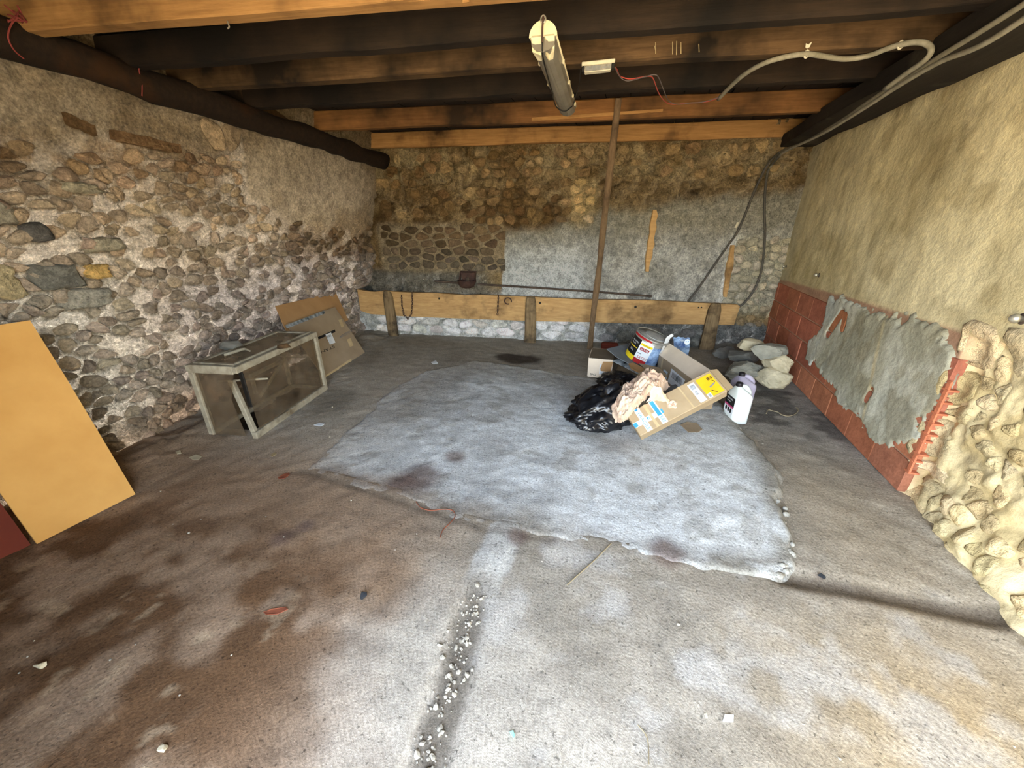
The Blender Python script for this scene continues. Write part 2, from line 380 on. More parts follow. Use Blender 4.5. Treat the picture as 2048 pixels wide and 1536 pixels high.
def make_stones(wall, sites, reach, hfun, gap, cfun, parent, mat='rubble', limit=300, n=12, tone=(.78, 1.18), keepfun=None, name='stone', view=None, asp=1.0, bounds=None):
    P_, cells = voronoi([(a * asp, b) for a, b in sites], reach)
    P_ = P_ / np.array([asp, 1]); cells = [None if c is None else c / np.array([asp, 1]) for c in cells]; U = []; Z = []; H = []; C = []; cnt = []; ctr = []
    for p, c in zip(P_, cells):
        if c is None or (keepfun and not keepfun(*p)): continue
        q = ring(c, n, gap * random.uniform(.6, 1.6))
        if bounds: q = np.stack([np.clip(q[:, 0] + p[0], bounds[0], bounds[1]) - p[0], np.clip(q[:, 1] + p[1], bounds[2], bounds[3]) - p[1]], 1)
        m = q.mean(0); h = hfun(*p) * random.uniform(.55, 1.35)
        tx, ty = random.uniform(-.5, .5) * h, random.uniform(-.5, .5) * h; ext = np.abs(q - m).max(0) + 1e-6
        tn = random.uniform(*tone); hue = np.array([random.uniform(1.0, 1.09), 1.0, random.uniform(.93, 1.06)])
        col0 = cfun(p[0], p[1]) * tn * hue
        for sc, hh in ((1.0, None), (.95, .42), (.74, .88), (.4, 1.0)):
            r = (q - m) * sc + m; j = np.random.uniform(-.16, .16, n)
            hv = np.full(n, -.03) if hh is None else h * (hh + j) + (r[:, 0] - m[0]) / ext[0] * tx + (r[:, 1] - m[1]) / ext[1] * ty
            U.append(r[:, 0] + p[0]); Z.append(r[:, 1] + p[1]); H.append(hv); C.append(np.tile(col0, (n, 1)) * (1 if hh is not None else .8))
        U.append([m[0] + p[0]]); Z.append([m[1] + p[1]]); H.append([h * random.uniform(.9, 1.1)]); C.append([col0]); cnt.append(4 * n + 1); ctr.append(p)
    U = np.concatenate(U); Z = np.concatenate(Z); H = np.concatenate(H); C = np.concatenate(C)
    X = wall(U, Z, H)
    F = [(k * n + j, k * n + (j + 1) % n, (k + 1) * n + (j + 1) % n, (k + 1) * n + j) for k in range(3) for j in range(n)] + [(3 * n + j, 3 * n + (j + 1) % n, 4 * n) for j in range(n)]
    if wall.flip: F = [t[::-1] for t in F]
    N = len(cnt); order = list(range(N)); per = 4 * n + 1
    if N > limit:                                       # the ones that show largest stay single stones
        w = wall(np.array([c[0] for c in ctr]), np.array([c[1] for c in ctr]), np.zeros(N))
        order.sort(key=lambda k: np.linalg.norm(w[k] - CAM) if (view is None or view(*ctr[k])) else 99)
    rest = []
    for i, k in enumerate(order):
        v = X[k * per:(k + 1) * per]; c = C[k * per:(k + 1) * per]
        if i < limit: link(name, mesh(name, v - _base(parent), F, True, c), mat, parent)
        else: rest.append((v, c))
    if rest:
        V = np.vstack([r[0] for r in rest]); CC = np.vstack([r[1] for r in rest]); FF = [tuple(i + per * k for i in t) for k in range(len(rest)) for t in F]
        tag(link(name, mesh(name, V - _base(parent), FF, True, CC), mat, parent), kind='stuff')
def jitter(u0, u1, z0, z1, du, dz, j=.38, brick=True):
    out = []; row = 0; z = z0
    while z < z1:
        u = u0 + (du / 2 if brick and row % 2 else 0)
        while u < u1:
            w = du * random.uniform(.7, 1.35); out.append((u + random.uniform(-j, j) * du * .6, z + random.uniform(-j, j) * dz)); u += w
        z += dz; row += 1
    return out
def region(wall, u0, u1, z0, z1, du, dz, j, hf, gap, cf, par, tone, p=1.0, reach=None, asp=.8):
    make_stones(wall, jitter(u0 - du, u1 + du, z0 - dz * 1.4, z1 + dz, du, dz, j), reach or du * 2.6, hf, gap, cf, par, tone=tone, keepfun=lambda u, z: u0 < u < u1 and z0 < z < z1 and (p >= 1 or random.random() < p), asp=asp, bounds=(u0 - .02, u1 + .03, z0 - .03, z1 + .03))
class Wall:
    def __init__(s, P, D, N, S_): s.P, s.D, s.N, s.S = np.array(P, float), np.array(D, float), np.array(N, float), S_; s.flip = np.cross(s.D, [0, 0, 1]) @ s.N < 0
    def __call__(s, u, z, h=0):
        u = np.asarray(u, float); z = np.asarray(z, float); o = s.S(u, z) + h
        X = s.P + u[:, None] * s.D + o[:, None] * s.N; X[:, 2] += z; return X
    def build(s, name, u0, u1, z0, z1, d, cfun, mat, parent=None, keep=None):
        nu = int((u1 - u0) / d) + 1; nz = int((z1 - z0) / d) + 1
        u, z = np.meshgrid(np.linspace(u0, u1, nu), np.linspace(z0, z1, nz), indexing='ij'); u = u.ravel(); z = z.ravel()
        f = grid_faces(nu, nz)
        if s.flip: f = f[:, ::-1]
        if keep is not None:
            k = keep(u, z); f = f[k[f].all(1)]
        return link(name, mesh(name, s(u, z), f, True, cfun(u, z)), mat, parent)

# ------------------------------------------------------------------ the setting: floor
BP = np.array([-3.7, 4.62, 0]); BD = nrm([5.35, .70, 0]); BN = np.array([BD[1], -BD[0], 0])
LD = nrm([.47, -3.58, 0]); LN = np.array([-LD[1], LD[0], 0])
def gx(*pp): return [tuple(G(*p)[:2]) for p in pp]
SLAB = gx((600, 940), (700, 968), (780, 985), (830, 1010), (900, 1035), (970, 1055), (1020, 1060), (1100, 1075), (1230, 1100), (1400, 1130), (1560, 1152)) + \
    gx((1590, 1132), (1575, 1060), (1552, 1000), (1545, 950), (1500, 890), (1455, 835), (1420, 790), (1330, 765), (1180, 757), (1090, 742), (1000, 727), (950, 722), (900, 733), (850, 742), (790, 775), (740, 825), (690, 870), (640, 910))
TRENCH = gx((1010, 1062), (985, 1120), (955, 1190), (925, 1270), (905, 1350), (880, 1440), (850, 1536))
RUT = gx((1560, 1152), (1650, 1168), (1750, 1185), (1870, 1212), (2048, 1250))
FRONT = gx((600, 940), (700, 968), (830, 1010), (970, 1055), (1100, 1075))
STAIN = G(1035, 718); SMUDGE = [(G(*p), r) for p, r in (((910, 915), .10), ((850, 950), .16), ((800, 965), .10), ((565, 1075), .07), ((610, 1052), .05), ((1035, 1075), .06), ((1330, 1105), .10), ((1640, 1150), .02))]
def slab_h(x, y): return -.006 + .008 * sm(1.6, 2.4, y) + .032 * sm(.2, .9, x) * sm(1.5, 2.0, y) + .012 * sm(.0, .8, x)
def floor_z(x, y):
    return floor_b(x, y) - .022 * sm(.05, .12, poly_sd(x, y, SLAB))
def floor_b(x, y):
    z = .014 * (fbm(x * 2.2, y * 2.2, 3, 3) - .5) + .008 * (fbm(x * 14, y * 14, 3, 5) - .5)
    d = seg_d(x, y, TRENCH); near = sm(1.25, .95, y); z -= .016 * sm(.09, .03, d) * near
    z += .007 * sm(.07, .03, np.abs(d - .01)) * (1 - near)
    z -= .022 * sm(.075, .0, seg_d(x, y, RUT)); z -= .004 * sm(.05, 0, seg_d(x, y, FRONT))
    z += .085 * sm(.55, 1.5, x) * sm(4.35, 5.2, y) * (.6 + .8 * fbm(x * 5, y * 5, 3, 8))       # rubble heap in the far right corner
    z += .05 * sm(.22, .0, 1.62 - x) * sm(2.5, 1.9, y) * fbm(x * 9, y * 6, 3, 12)               # crumbled foot of the near right wall
    w = .06 * sm(-3.05, -3.45, x - (4.6 - y) * .13) * fbm(x * 6, y * 6, 3, 13); return z + w
def floor_c(x, y):
    x = np.asarray(x, float); y = np.asarray(y, float)
    n = fbm(x * 1.6, y * 1.6, 4, 21); n2 = fbm(x * 5, y * 5, 4, 23); n3 = fbm(x * 12, y * 12, 3, 27)
    c = mix(S(142, 135, 123), S(170, 163, 151), sm(.35, .65, n))
    c = mix(c, S(150, 122, 96), sm(.1, .9, sm(.2, -1.5, x + .35 * y - .2 + 1.1 * (n - .5)) * sm(2.6, .9, y)) * .75)     # brown earth trodden in on the left
    c = mix(c, S(92, 64, 38), sm(.30, .6, n2) * sm(-.45, -1.25, x) * sm(1.5, .75, y) * .85)  # deeper brown near left: dirt, plus the front wall's shade put into the colour
    c = mix(c, S(186, 166, 138), sm(.66, .74, n3) * sm(-.6, -1.3, x) * sm(1.1, .6, y) * .4)
    c = mix(c, S(146, 142, 132), sm(3.0, 4.3, y) * sm(.3, .6, n) * .75)
    c = mix(c, S(174, 160, 138), sm(.8, 1.2, x) * sm(3.4, 2.2, y) * .55)
    c = mix(c, S(138, 134, 128), sm(.8, 1.1, x) * sm(2.4, 3.2, y) * .6)
    c = mix(c, S(70, 66, 62), sm(.52, .66, n2) * sm(.75, 1.0, x) * sm(2.7, 3.2, y) * sm(5, 4, y) * .7)
    c = mix(c, S(174, 152, 114), sm(.3, 1.2, x) * sm(1.6, 1.0, y) * .75)  # warm bounced sunlight at the near right, put into the floor colour
    c = mix(c, S(188, 186, 182), sm(.55, .75, n2) * sm(-.8, -.1, x) * sm(2.0, 1.3, y) * .55)
    d = seg_d(x, y, TRENCH); t = sm(1.3, 1.0, y + .12 * (n2 - .5))
    c = mix(c, S(186, 186, 182), sm(.10, .07, d + .03 * (n3 - .5)) * (1 - t) * .8)
    c = mix(c, S(104, 96, 84), sm(.075, .03, d + .05 * (n3 - .5)) * t * .8)
    c = mix(c, S(92, 82, 70), sm(.085, .02, seg_d(x, y, RUT) + .03 * (n3 - .5)) * .85)
    c = mix(c, S(112, 102, 90), sm(.06, .01, seg_d(x, y, FRONT) + .03 * (n3 - .5)) * .5)
    return stains(c, x, y, n2)
def stains(c, x, y, n2):
    e = np.hypot((x - STAIN[0]) / .34, (y - STAIN[1]) / .20) + .5 * (n2 - .5)
    c = mix(c, S(58, 48, 40), sm(1.05, .6, e) * .92)
    for p, r in SMUDGE: c = mix(c, S(104, 86, 78), sm(1.2, .3, np.hypot(x - p[0], y - p[1]) / r + .8 * (n2 - .5)) * .75)
    return c
def slab_c(x, y):
    n = fbm(x * 2.4, y * 2.4, 4, 31); n2 = fbm(x * 7, y * 7, 4, 33)
    c = mix(S(176, 178, 178), S(204, 208, 210), sm(.3, .7, n)); c = mix(c, S(150, 148, 142), sm(.56, .72, n2) * .55)
    c = mix(c, S(160, 158, 150), sm(3.2, 3.7, y + .4 * (n - .5)) * .6); c = mix(c, S(164, 158, 148), sm(-1.2, -1.8, x) * .5)
    e0 = poly_sd(x, y, SLAB) + .05 * (n2 - .5); c = mix(c, S(140, 136, 126), sm(.13, .03, e0) * sm(.2, .6, x) * sm(.25, .45, n2) * .9)
    e = poly_sd(x, y, SLAB) + .16 * (n - .5) + .10 * (n2 - .5); k = sm(.22, .02, e) * sm(.5, -.3, x) * sm(2.0, 1.6, y)
    c = c * (1 - .8 * k[..., None]) + floor_c(x, y) * .8 * k[..., None]
    return stains(c, x, y, fbm(x * 5, y * 5, 4, 23))
class Ground:
    flip = False
    def __init__(s, zf): s.zf = zf
    def build(s, name, x0, x1, y0, y1, d, cf, mat, parent=None, keep=None):
        nx = int((x1 - x0) / d) + 1; ny = int((y1 - y0) / d) + 1
        x, y = np.meshgrid(np.linspace(x0, x1, nx), np.linspace(y0, y1, ny), indexing='ij'); x = x.ravel(); y = y.ravel(); f = grid_faces(nx, ny)
        if keep is not None: k = keep(x, y); f = f[k[f].any(1)]
        return link(name, mesh(name, np.stack([x, y, s.zf(x, y)], 1), f, True, cf(x, y)), mat, parent)
floor = tag(Ground(floor_z).build('floor', -3.95, 1.78, -.66, 5.6, .017, floor_c, 'concrete_floor'), kind='structure')
def slab_z(x, y):
    d = poly_sd(x, y, SLAB) + .05 * (fbm(x * 11, y * 11, 3, 41) - .5) + .06 * (fbm(x * 3, y * 3, 2, 43) - .5)
    h = slab_h(x, y) + .010 * (fbm(x * 3, y * 3, 3, 45) - .5) + .007 * (fbm(x * 16, y * 16, 3, 47) - .5) + .006 * sm(.12, .02, d) * fbm(x * 25, y * 25, 2, 49)
    return floor_b(x, y) * .5 - .030 + (h + .034) * sm(-.06, .03, d)
Ground(slab_z).build('screed_patch', -2.3, 1.2, 1.2, 4.1, .013, slab_c, 'concrete_floor', floor, keep=lambda x, y: poly_sd(x, y, SLAB) > -.06)
gv = []; vi, fi = ico(1)
for k in range(150):
    t = random.random(); a = np.array(TRENCH); q = np.interp(.30 + .70 * t, np.linspace(0, 1, len(a)), a[:, 0]), np.interp(.30 + .70 * t, np.linspace(0, 1, len(a)), a[:, 1])
    x = q[0] + random.gauss(0, .028); y = q[1] + random.gauss(0, .02); r = random.choice([.004, .005, .006, .008, .012])
    R = rot(random.uniform(0, 6), random.uniform(0, 3)); v = vi * np.array([r, r * random.uniform(.6, 1), r * .6]) * (1 + .25 * np.random.uniform(-1, 1, (len(vi), 1)))
    gv.append((v @ R.T + np.array([x, y, float(floor_z(np.array([x]), np.array([y]))[0]) + r * .2]), fi))
for k in range(80):
    x = random.uniform(-2.6, 1.5); y = random.uniform(.3, 3.6); r = random.choice([.003, .004, .005, .007])
    if poly_sd(np.array([x]), np.array([y]), SLAB)[0] > -.05: continue
    gv.append((vi * np.array([r, r, r * .7]) + np.array([x, y, float(floor_z(np.array([x]), np.array([y]))[0]) + r * .3]), fi))
V, F_ = join(*gv); tag(link('gravel', mesh('gravel', V, F_), 'gravel', floor), kind='stuff')
# coarse lumps along the broken right edge of the screed
for (a, b) in zip(SLAB[10:16], SLAB[11:17]):
    for k in range(6):
        t = random.random(); x = a[0] + t * (b[0] - a[0]) + random.gauss(-.012, .014); y = a[1] + t * (b[1] - a[1]); r = random.uniform(.012, .026)
        v = vi * np.array([r, r * random.uniform(.7, 1.2), r * .8]) * (1 + .3 * np.random.uniform(-1, 1, (len(vi), 1)))
        v = v + np.array([x, y, float(floor_z(np.array([x]), np.array([y]))[0]) + .012]); link('concrete_crumb', mesh('concrete_crumb', v, fi, True, np.tile(S(158, 156, 148), (len(v), 1))), 'concrete_floor', floor)

# ------------------------------------------------------------------ left wall
def left_zb(u): return np.interp(u, [-.2, .23, 1.43, 1.86, 1.90, 2.06, 2.12, 2.8, 3.11, 3.4, 5.6], [1.40, 1.38, 1.46, 1.60, 2.5, 2.5, 1.93, 1.93, 1.80, 1.87, 1.9])
def left_pl(u, z): return sm(-.05, .05, z - left_zb(u) + .22 * (fbm(u * 4, z * 4, 4, 61) - .5))
def left_S(u, z):
    A = .45 - .26 * sm(0, 3.4, u)
    o = A * z / 2.04 * (1 - sm(.42, .2, u) * sm(.68, .60, z)) + .04 * sm(.5, .2, u) * sm(.6, .8, z) * sm(1.3, .9, z)
    p = left_pl(u, z)
    r = .085 * (fbm(u * 3.2, z * 3.8, 3, 63) - .5) + .085 * (fbm(u * 9, z * 11, 4, 65) - .42) + .030 * (fbm(u * 34, z * 34, 3, 67) - .5)
    s = .05 * (fbm(u * 2.2, z * 2.2, 3, 69) - .5) + .016 * (fbm(u * 12, z * 9, 3, 71) - .5) + .028
    return o + r * (1 - p) + s * p + .05 * sm(.25, 0, z) * fbm(u * 6, z * 4, 2, 73)
def left_c(u, z):
    u = np.asarray(u, float); z = np.asarray(z, float)
    n = fbm(u * 2.2, z * 2.2, 4, 75); n2 = fbm(u * 7, z * 7, 4, 77)
    c = mix(S(204, 184, 158), S(174, 156, 132), sm(.35, .65, n))
    c = mix(c, S(158, 148, 140), sm(1.35, .95, z + .5 * (n - .5) + .12 * (u - 2)) * sm(3.6, 2.2, u) * .85)           # greyer below
    c = mix(c, S(184, 176, 160), sm(2.6, 3.3, u) * sm(1.5, 1.0, z) * .8)
    c = mix(c, S(112, 88, 56), sm(1.9, .9, u + .8 * (n - .5)) * sm(.95, 1.2, z) * sm(1.75, 1.45, z + .25 * (n2 - .5)) * .8)   # sooty ochre band
    c = mix(c, S(136, 104, 66), sm(1.55, 1.8, z) * sm(.42, .62, n2) * sm(1.8, 2.4, u) * .75)
    c = mix(c, S(132, 96, 60), sm(.34, .1, z + .2 * (n - .5)) * sm(1.6, 2.4, u) * .6)
    p = left_pl(u, z); c = mix(c, mix(S(166, 146, 116), S(140, 118, 88), sm(.35, .65, n)), p * .85)
    c = mix(c, S(206, 190, 166), sm(.60, .74, n2) * (1 - p) * .3)
    return c
LW = Wall(BP, LD, LN, left_S)
wall_left = tag(LW.build('wall_left', -.15, 5.45, -.06, 2.5, .0165, left_c, 'plaster_stone'), kind='structure')
sites = jitter(.02, 3.75, .04, 2.02, .10, .072, .55)
make_stones(LW, sites, .34, lambda u, z: .026 + .014 * sm(2.4, 3.4, u), .006, left_c, wall_left, limit=300, keepfun=lambda u, z: left_pl(np.array([u]), np.array([z]))[0] < .35 and random.random() < .74, tone=(.68, 1.22), asp=.8)
# the few big distinct stones at the left edge of the view
big = [(3.50, 1.17, .075, .085, S(214, 198, 160)), (3.27, 1.175, .115, .075, S(138, 136, 128)), (3.08, 1.18, .06, .045, S(222, 184, 116)), (3.30, 1.41, .06, .05, S(108, 104, 100)), (3.18, 1.03, .13, .06, S(176, 172, 160)), (3.0, 1.33, .10, .045, S(178, 168, 146)), (3.45, 1.5, .09, .06, S(176, 168, 150)), (3.05, 1.64, .11, .03, S(190, 180, 156))]
for (u0, z0, ru, rz, c) in big:
    n = 16; V = []; C = []
    ang = np.linspace(0, 2 * PI, n, endpoint=False); rad = 1 + .14 * np.random.uniform(-1, 1, n)
    sq = 1 / np.maximum(np.abs(np.cos(ang)), np.abs(np.sin(ang))) ** .55
    U = []; Z = []; H = []
    for sc, hh in ((1, -.03), (.96, .03), (.78, .058), (.42, .066)):
        U += list(u0 + ru * sc * np.cos(ang) * rad * sq); Z += list(z0 + rz * sc * np.sin(ang) * rad * sq); H += list(hh + np.random.uniform(-.008, .008, n))
    U.append(u0); Z.append(z0); H.append(.066)
    F = [(k * n + j, k * n + (j + 1) % n, (k + 1) * n + (j + 1) % n, (k + 1) * n + j) for k in range(3) for j in range(n)] + [(3 * n + j, 3 * n + (j + 1) % n, 4 * n) for j in range(n)]
    link('stone', mesh('stone', LW(np.array(U), np.array(Z), np.array(H)), [t[::-1] for t in F], True, np.tile(c, (len(U), 1))), 'rubble', wall_left)

for (x0_, y0_, x1_, y1_, w_, c_) in ((222, 268, 348, 298, .030, S(128, 100, 72)), (232, 276, 330, 300, .018, S(140, 112, 82)), (128, 236, 186, 262, .028, S(120, 94, 66))):      # old lacing timber showing in the rubble
    def lw(px, py):
        d = _fw + _r * (px - 1024) / FPX - _up * (py - 768) / FPX; q = CAM + d * ((BP + LN * .22 - CAM) @ LN / (d @ LN)); return np.array([(q - BP) @ LD, q[2]])
    a_, b_ = lw(x0_, y0_), lw(x1_, y1_); t = np.linspace(0, 1, 7); U = a_[0] + (b_[0] - a_[0]) * t; Z = a_[1] + (b_[1] - a_[1]) * t; w_ = w_ * np.random.uniform(.8, 1.2, 7)
    VV = np.stack([LW(U, Z + k * w_, np.full(7, h)) for k, h in ((-1, -.02), (-.9, .030), (.9, .030), (1, -.02))], 1).reshape(-1, 3)
    link('lacing_timber', mesh('lacing_timber', VV, [(i * 4 + j, i * 4 + j + 1, i * 4 + j + 5, i * 4 + j + 4) for i in range(6) for j in range(3)] + [(0, 1, 2, 3), (27, 26, 25, 24)], False, np.tile(c_, (28, 1))), 'rubble', wall_left)

# ------------------------------------------------------------------ back wall
def back_zb(u): return np.interp(u, [0, 2.05, 2.12, 2.7, 3.1, 3.25, 3.6, 4.3, 5.1], [.55, .60, 1.36, 1.42, 1.48, 1.62, 1.60, 1.70, 1.78])
def back_pl(u, z): return sm(-.10, .10, back_zb(u) - z + .16 * (fbm(u * 5, z * 5, 4, 81) - .5)) * sm(.45, .62, z)       # lighter lime plaster
def back_blocks(u, z): return (.42 < u < 2.12) and (.86 < z < 1.42)
def back_S(u, z):
    p = back_pl(u, z); b = sm(.35, .45, u) * sm(2.16, 2.08, u) * sm(.84, .9, z) * sm(1.46, 1.4, z)
    r = .06 * (fbm(u * 3, z * 3, 3, 83) - .5) + .075 * (fbm(u * 9, z * 12, 4, 85) - .5) - .05 * sm(.06, .0, np.abs(fbm(u * 4.5, z * 5, 3, 86) - .5)) * sm(1.4, 1.6, z) + .014 * (fbm(u * 34, z * 34, 3, 87) - .5)
    s = .03 * (fbm(u * 2, z * 2, 3, 89) - .5) + .012 * (fbm(u * 14, z * 14, 3, 91) - .5) + .022
    o = r * (1 - p) + s * p; o = o * (1 - .7 * b) - .005 * b
    o = o + .03 * sm(.4, .25, z) * (1 + .6 * fbm(u * 7, z * 9, 3, 93)) - .03 * sm(4.72, 4.8, u) * sm(1.4, 1.2, z)
    return o
def back_c(u, z):
    u = np.asarray(u, float); z = np.asarray(z, float)
    n = fbm(u * 2.2, z * 2.6, 4, 95); n2 = fbm(u * 8, z * 8, 4, 97)
    c = mix(S(172, 148, 108), S(142, 116, 78), sm(.35, .65, n))
    c = mix(c, S(100, 76, 46), sm(1.3, 1.45, z) * sm(1.95, 1.7, z + .3 * (n - .5)) * sm(3.4, 2.6, u) * sm(.35, .6, n2) * .85)
    c = mix(c, S(128, 104, 70), sm(1.55, 1.7, z) * sm(2.0, 1.8, z) * sm(3.2, 3.5, u) * .5)
    c = mix(c, S(70, 54, 36), sm(.035, .0, np.abs(fbm(u * 4.5, z * 5, 3, 86) - .5)) * sm(1.4, 1.6, z) * .6)
    c = mix(c, S(178, 160, 122), sm(1.85, 2.0, z) * sm(.45, .65, n2) * .6)
    c = mix(c, S(214, 190, 140), sm(2.86, 2.95, u) * sm(3.25, 3.15, u) * sm(1.3, 1.4, z) * sm(2.0, 1.85, z) * .7)
    p = back_pl(u, z); lime = mix(S(222, 221, 214), S(192, 190, 180), sm(.4, .68, n2)); lime = mix(lime, S(238, 243, 245), sm(1.3, .9, z) * sm(3.6, 2.9, u) * sm(1.8, 2.2, u) * .8)
    lime = mix(lime, S(172, 164, 140), sm(1.15, 1.5, z) * .75)
    lime = mix(lime, S(136, 138, 136), sm(2.1, 1.8, u) * .7); c = mix(c, lime, p)
    c = mix(c, S(128, 128, 122), sm(.95, .8, z) * sm(2.05, 1.7, u) * (1 - p) * .8)
    bb = sm(.35, .45, u) * sm(2.14, 2.04, u) * sm(.84, .9, z) * sm(1.5, 1.4, z); c = mix(c, S(184, 166, 136), bb * .8)
    c = mix(c, S(66, 70, 72), sm(.72, .62, z) * sm(.54, .60, n2) * sm(1.0, .6, u) * .8)
    c = mix(c, S(104, 106, 106), sm(.80, .6, z) * sm(3.3, 3.6, u) * sm(4.7, 4.4, u) * sm(.4, .6, n2) * .7)
    w = sm(.36, .28, z); white = mix(S(243, 243, 240), S(208, 208, 202), sm(.45, .65, n2)); white = mix(white, S(116, 116, 112), sm(3.15, 3.5, u + .3 * (n2 - .5)) * .85)
    c = mix(c, white, w); c = mix(c, S(188, 182, 158), sm(4.74, 4.84, u) * sm(1.4, 1.25, z) * sm(.35, .5, z) * .8)
    return c
BW = Wall(BP, BD, BN, back_S)
wall_back = tag(BW.build('wall_back', -.35, 5.6, -.06, 2.5, .017, back_c, 'plaster_stone'), kind='structure')
def dark_block(u, z): return mix(S(116, 98, 74), S(108, 100, 86), sm(1.3, .95, z))
random.seed(11)
region(BW, .46, 2.08, .88, 1.44, .18, .092, .36, lambda u, z: .018, .006, dark_block, wall_back, (.58, 1.35), .93, asp=.62)
region(BW, 1.75, 3.15, 1.44, 2.24, .15, .10, .34, lambda u, z: .022, .008, back_c, wall_back, (.78, 1.25), .85)
region(BW, .45, 1.75, 1.50, 2.24, .18, .12, .38, lambda u, z: .012, .012, back_c, wall_back, (.85, 1.15), .6)
region(BW, .25, 3.25, .02, .30, .26, .10, .25, lambda u, z: .014, .004, back_c, wall_back, (.9, 1.1), asp=.5)
region(BW, 3.25, 4.6, .02, .30, .2, .11, .35, lambda u, z: .028, .008, back_c, wall_back, (.75, 1.2), .85)
region(BW, 4.80, 5.38, .28, 1.30, .12, .085, .38, lambda u, z: .026, .006, back_c, wall_back, (.85, 1.15), .85)
region(BW, 3.25, 5.1, 1.92, 2.24, .18, .11, .38, lambda u, z: .014, .014, back_c, wall_back, (.85, 1.15), .6)
# two rotten strips of timber left standing in the plaster
for k, (ua, za, ub, zb_, wd) in enumerate(((3.86, 1.60, 3.86, .92, .055), (4.76, 1.23, 4.80, .64, .05))):
    m = 12; V = []; F = []
    for i in range(m):
        t = i / (m - 1); w = wd * (.35 + 1.3 * math.sin(PI * (.12 + .8 * t)) ** .7) / 2 * random.uniform(.75, 1.15); u = ua + (ub - ua) * t + random.uniform(-.006, .006); z = za + (zb_ - za) * t
        for du, h in ((-w, -.02), (-w * .8, .012), (w * .8, .014), (w, -.02)): V.append((u + du, z, h + .01))
    V = np.array(V); F = [(i * 4 + j + 1, i * 4 + j, i * 4 + j + 4, i * 4 + j + 5) for i in range(m - 1) for j in range(3)]
    link('timber_strip', mesh('timber_strip', BW(V[:, 0], V[:, 1], V[:, 2] + .012), [f[::-1] for f in F], False), 'plank_oak', wall_back)

# ------------------------------------------------------------------ right wall
def rt_top(y): return np.interp(y, [2.2, 2.65, 3.75, 5.9], [.95, .943, .917, .832])
def right_S(y, z):
    d = z - rt_top(y) + .02 * (fbm(y * 7, z * 7, 3, 101) - .5) - .07 * sm(2.35, 1.9, y) * (fbm(y * 5, z * 5, 3, 103) - .3)
    up = sm(-.012, .012, d); br = sm(2.41, 2.44, y)
    a = .030 * (fbm(y * 1.7, z * 1.7, 3, 105) - .5) + .010 * (fbm(y * 9, z * 6, 3, 107) - .5) + .020
    rb = .06 * (fbm(y * 3.4, z * 3.4, 3, 109) - .5) + .06 * (fbm(y * 10, z * 10, 4, 111) - .5) + .024 * (fbm(y * 32, z * 32, 3, 113) - .5) - .02 - .05 * sm(2.28, 2.42, y) + .09 * sm(.30, .0, z) * sm(2.35, 2.0, y)
    return a * up + (1 - up) * (.012 * br + rb * (1 - br))
def right_c(y, z):
    y = np.asarray(y, float); z = np.asarray(z, float); n = fbm(y * 1.8, z * 1.8, 4, 115); n2 = fbm(y * 7, z * 7, 4, 117)
    c = mix(S(228, 214, 174), S(208, 193, 152), sm(.35, .65, n))
    c = mix(c, S(176, 158, 116), sm(.55, .72, n2) * .5); c = mix(c, S(176, 160, 116), sm(1.5, 1.0, z) * sm(3.4, 4.6, y) * .6)
    c = mix(c, S(120, 102, 70), sm(2.12, 2.25, z + .15 * (n2 - .5)) * .7)
    c = mix(c, S(196, 190, 166), sm(4.9, 5.2, y) * .5)
    low = mix(S(230, 212, 168), S(204, 184, 138), sm(.42, .62, n2)); low = mix(low, S(168, 156, 130), sm(.62, .72, n) * .5); low = mix(low, S(176, 140, 116), sm(2.40, 2.46, y))
    return mix(low, c, sm(-.01, .01, z - rt_top(y)))
RW = Wall([1.63, 0, 0], [0, 1, 0], [-1, 0, 0], right_S)
wall_right = tag(RW.build('wall_right', -.66, 5.6, -.06, 2.5, .017, right_c, 'render_coat'), kind='structure')
random.seed(5)
make_stones(RW, jitter(1.2, 2.33, .03, .90, .10, .075, .55), .4, lambda u, z: .013, .004, right_c, wall_right, mat='rubble_pale', tone=(.86, 1.12), keepfun=lambda u, z: random.random() < .6)
# hollow terracotta bricks: each one its own block
row = 0; z = .004
while z < .80:
    y = 2.42 - (.17 if row % 2 else 0); h = .198
    while y < 5.4:
        y0 = max(y, 2.42); y1 = min(y + .335, 5.4)
        if y1 - y0 > .05:
            z1 = min(z + h, float(rt_top((y0 + y1) / 2)) + .01)
            f = random.uniform(.84, 1.12); c = S(178, 112, 84) * f * np.array([1, random.uniform(.92, 1.1), random.uniform(.9, 1.15)])
            dx = random.uniform(-.003, .003); v, F = box((1.632 + dx, (y0 + y1) / 2, (z + z1) / 2), (.046, y1 - y0 - .004, z1 - z - .004), bev=.004)
            link('brick', mesh('brick', v, F, False, np.tile(c, (len(v), 1))), 'terracotta', wall_right)
        y += .335
    z += .206; row += 1
for k in range(9):                                                     # broken hollow ends of the last bricks
    z = .16 + k * .062 + random.uniform(-.008, .008); l = random.uniform(.035, .06)
    v, F = box((1.622, 2.42 - l / 2 + .012, z), (.05, l, .011), bev=.003); link('brick_rib', mesh('brick_rib', v, F, False, np.tile(S(196, 118, 86), (len(v), 1))), 'terracotta', wall_right)
v, F = box((1.604, 2.404, .43), (.010, .030, .56), bev=.003); link('brick_shell', mesh('brick_shell', v, F, False, np.tile(S(196, 118, 86), (len(v), 1))), 'terracotta', wall_right)
PATCH = [(3.98, .885), (3.4, .915), (2.62, .935), (2.44, .84), (2.40, .69), (2.425, .58), (2.50, .44), (2.43, .34), (2.56, .22), (2.98, .15), (3.35, .21), (3.75, .27), (4.06, .31), (4.12, .48), (3.98, .62)]
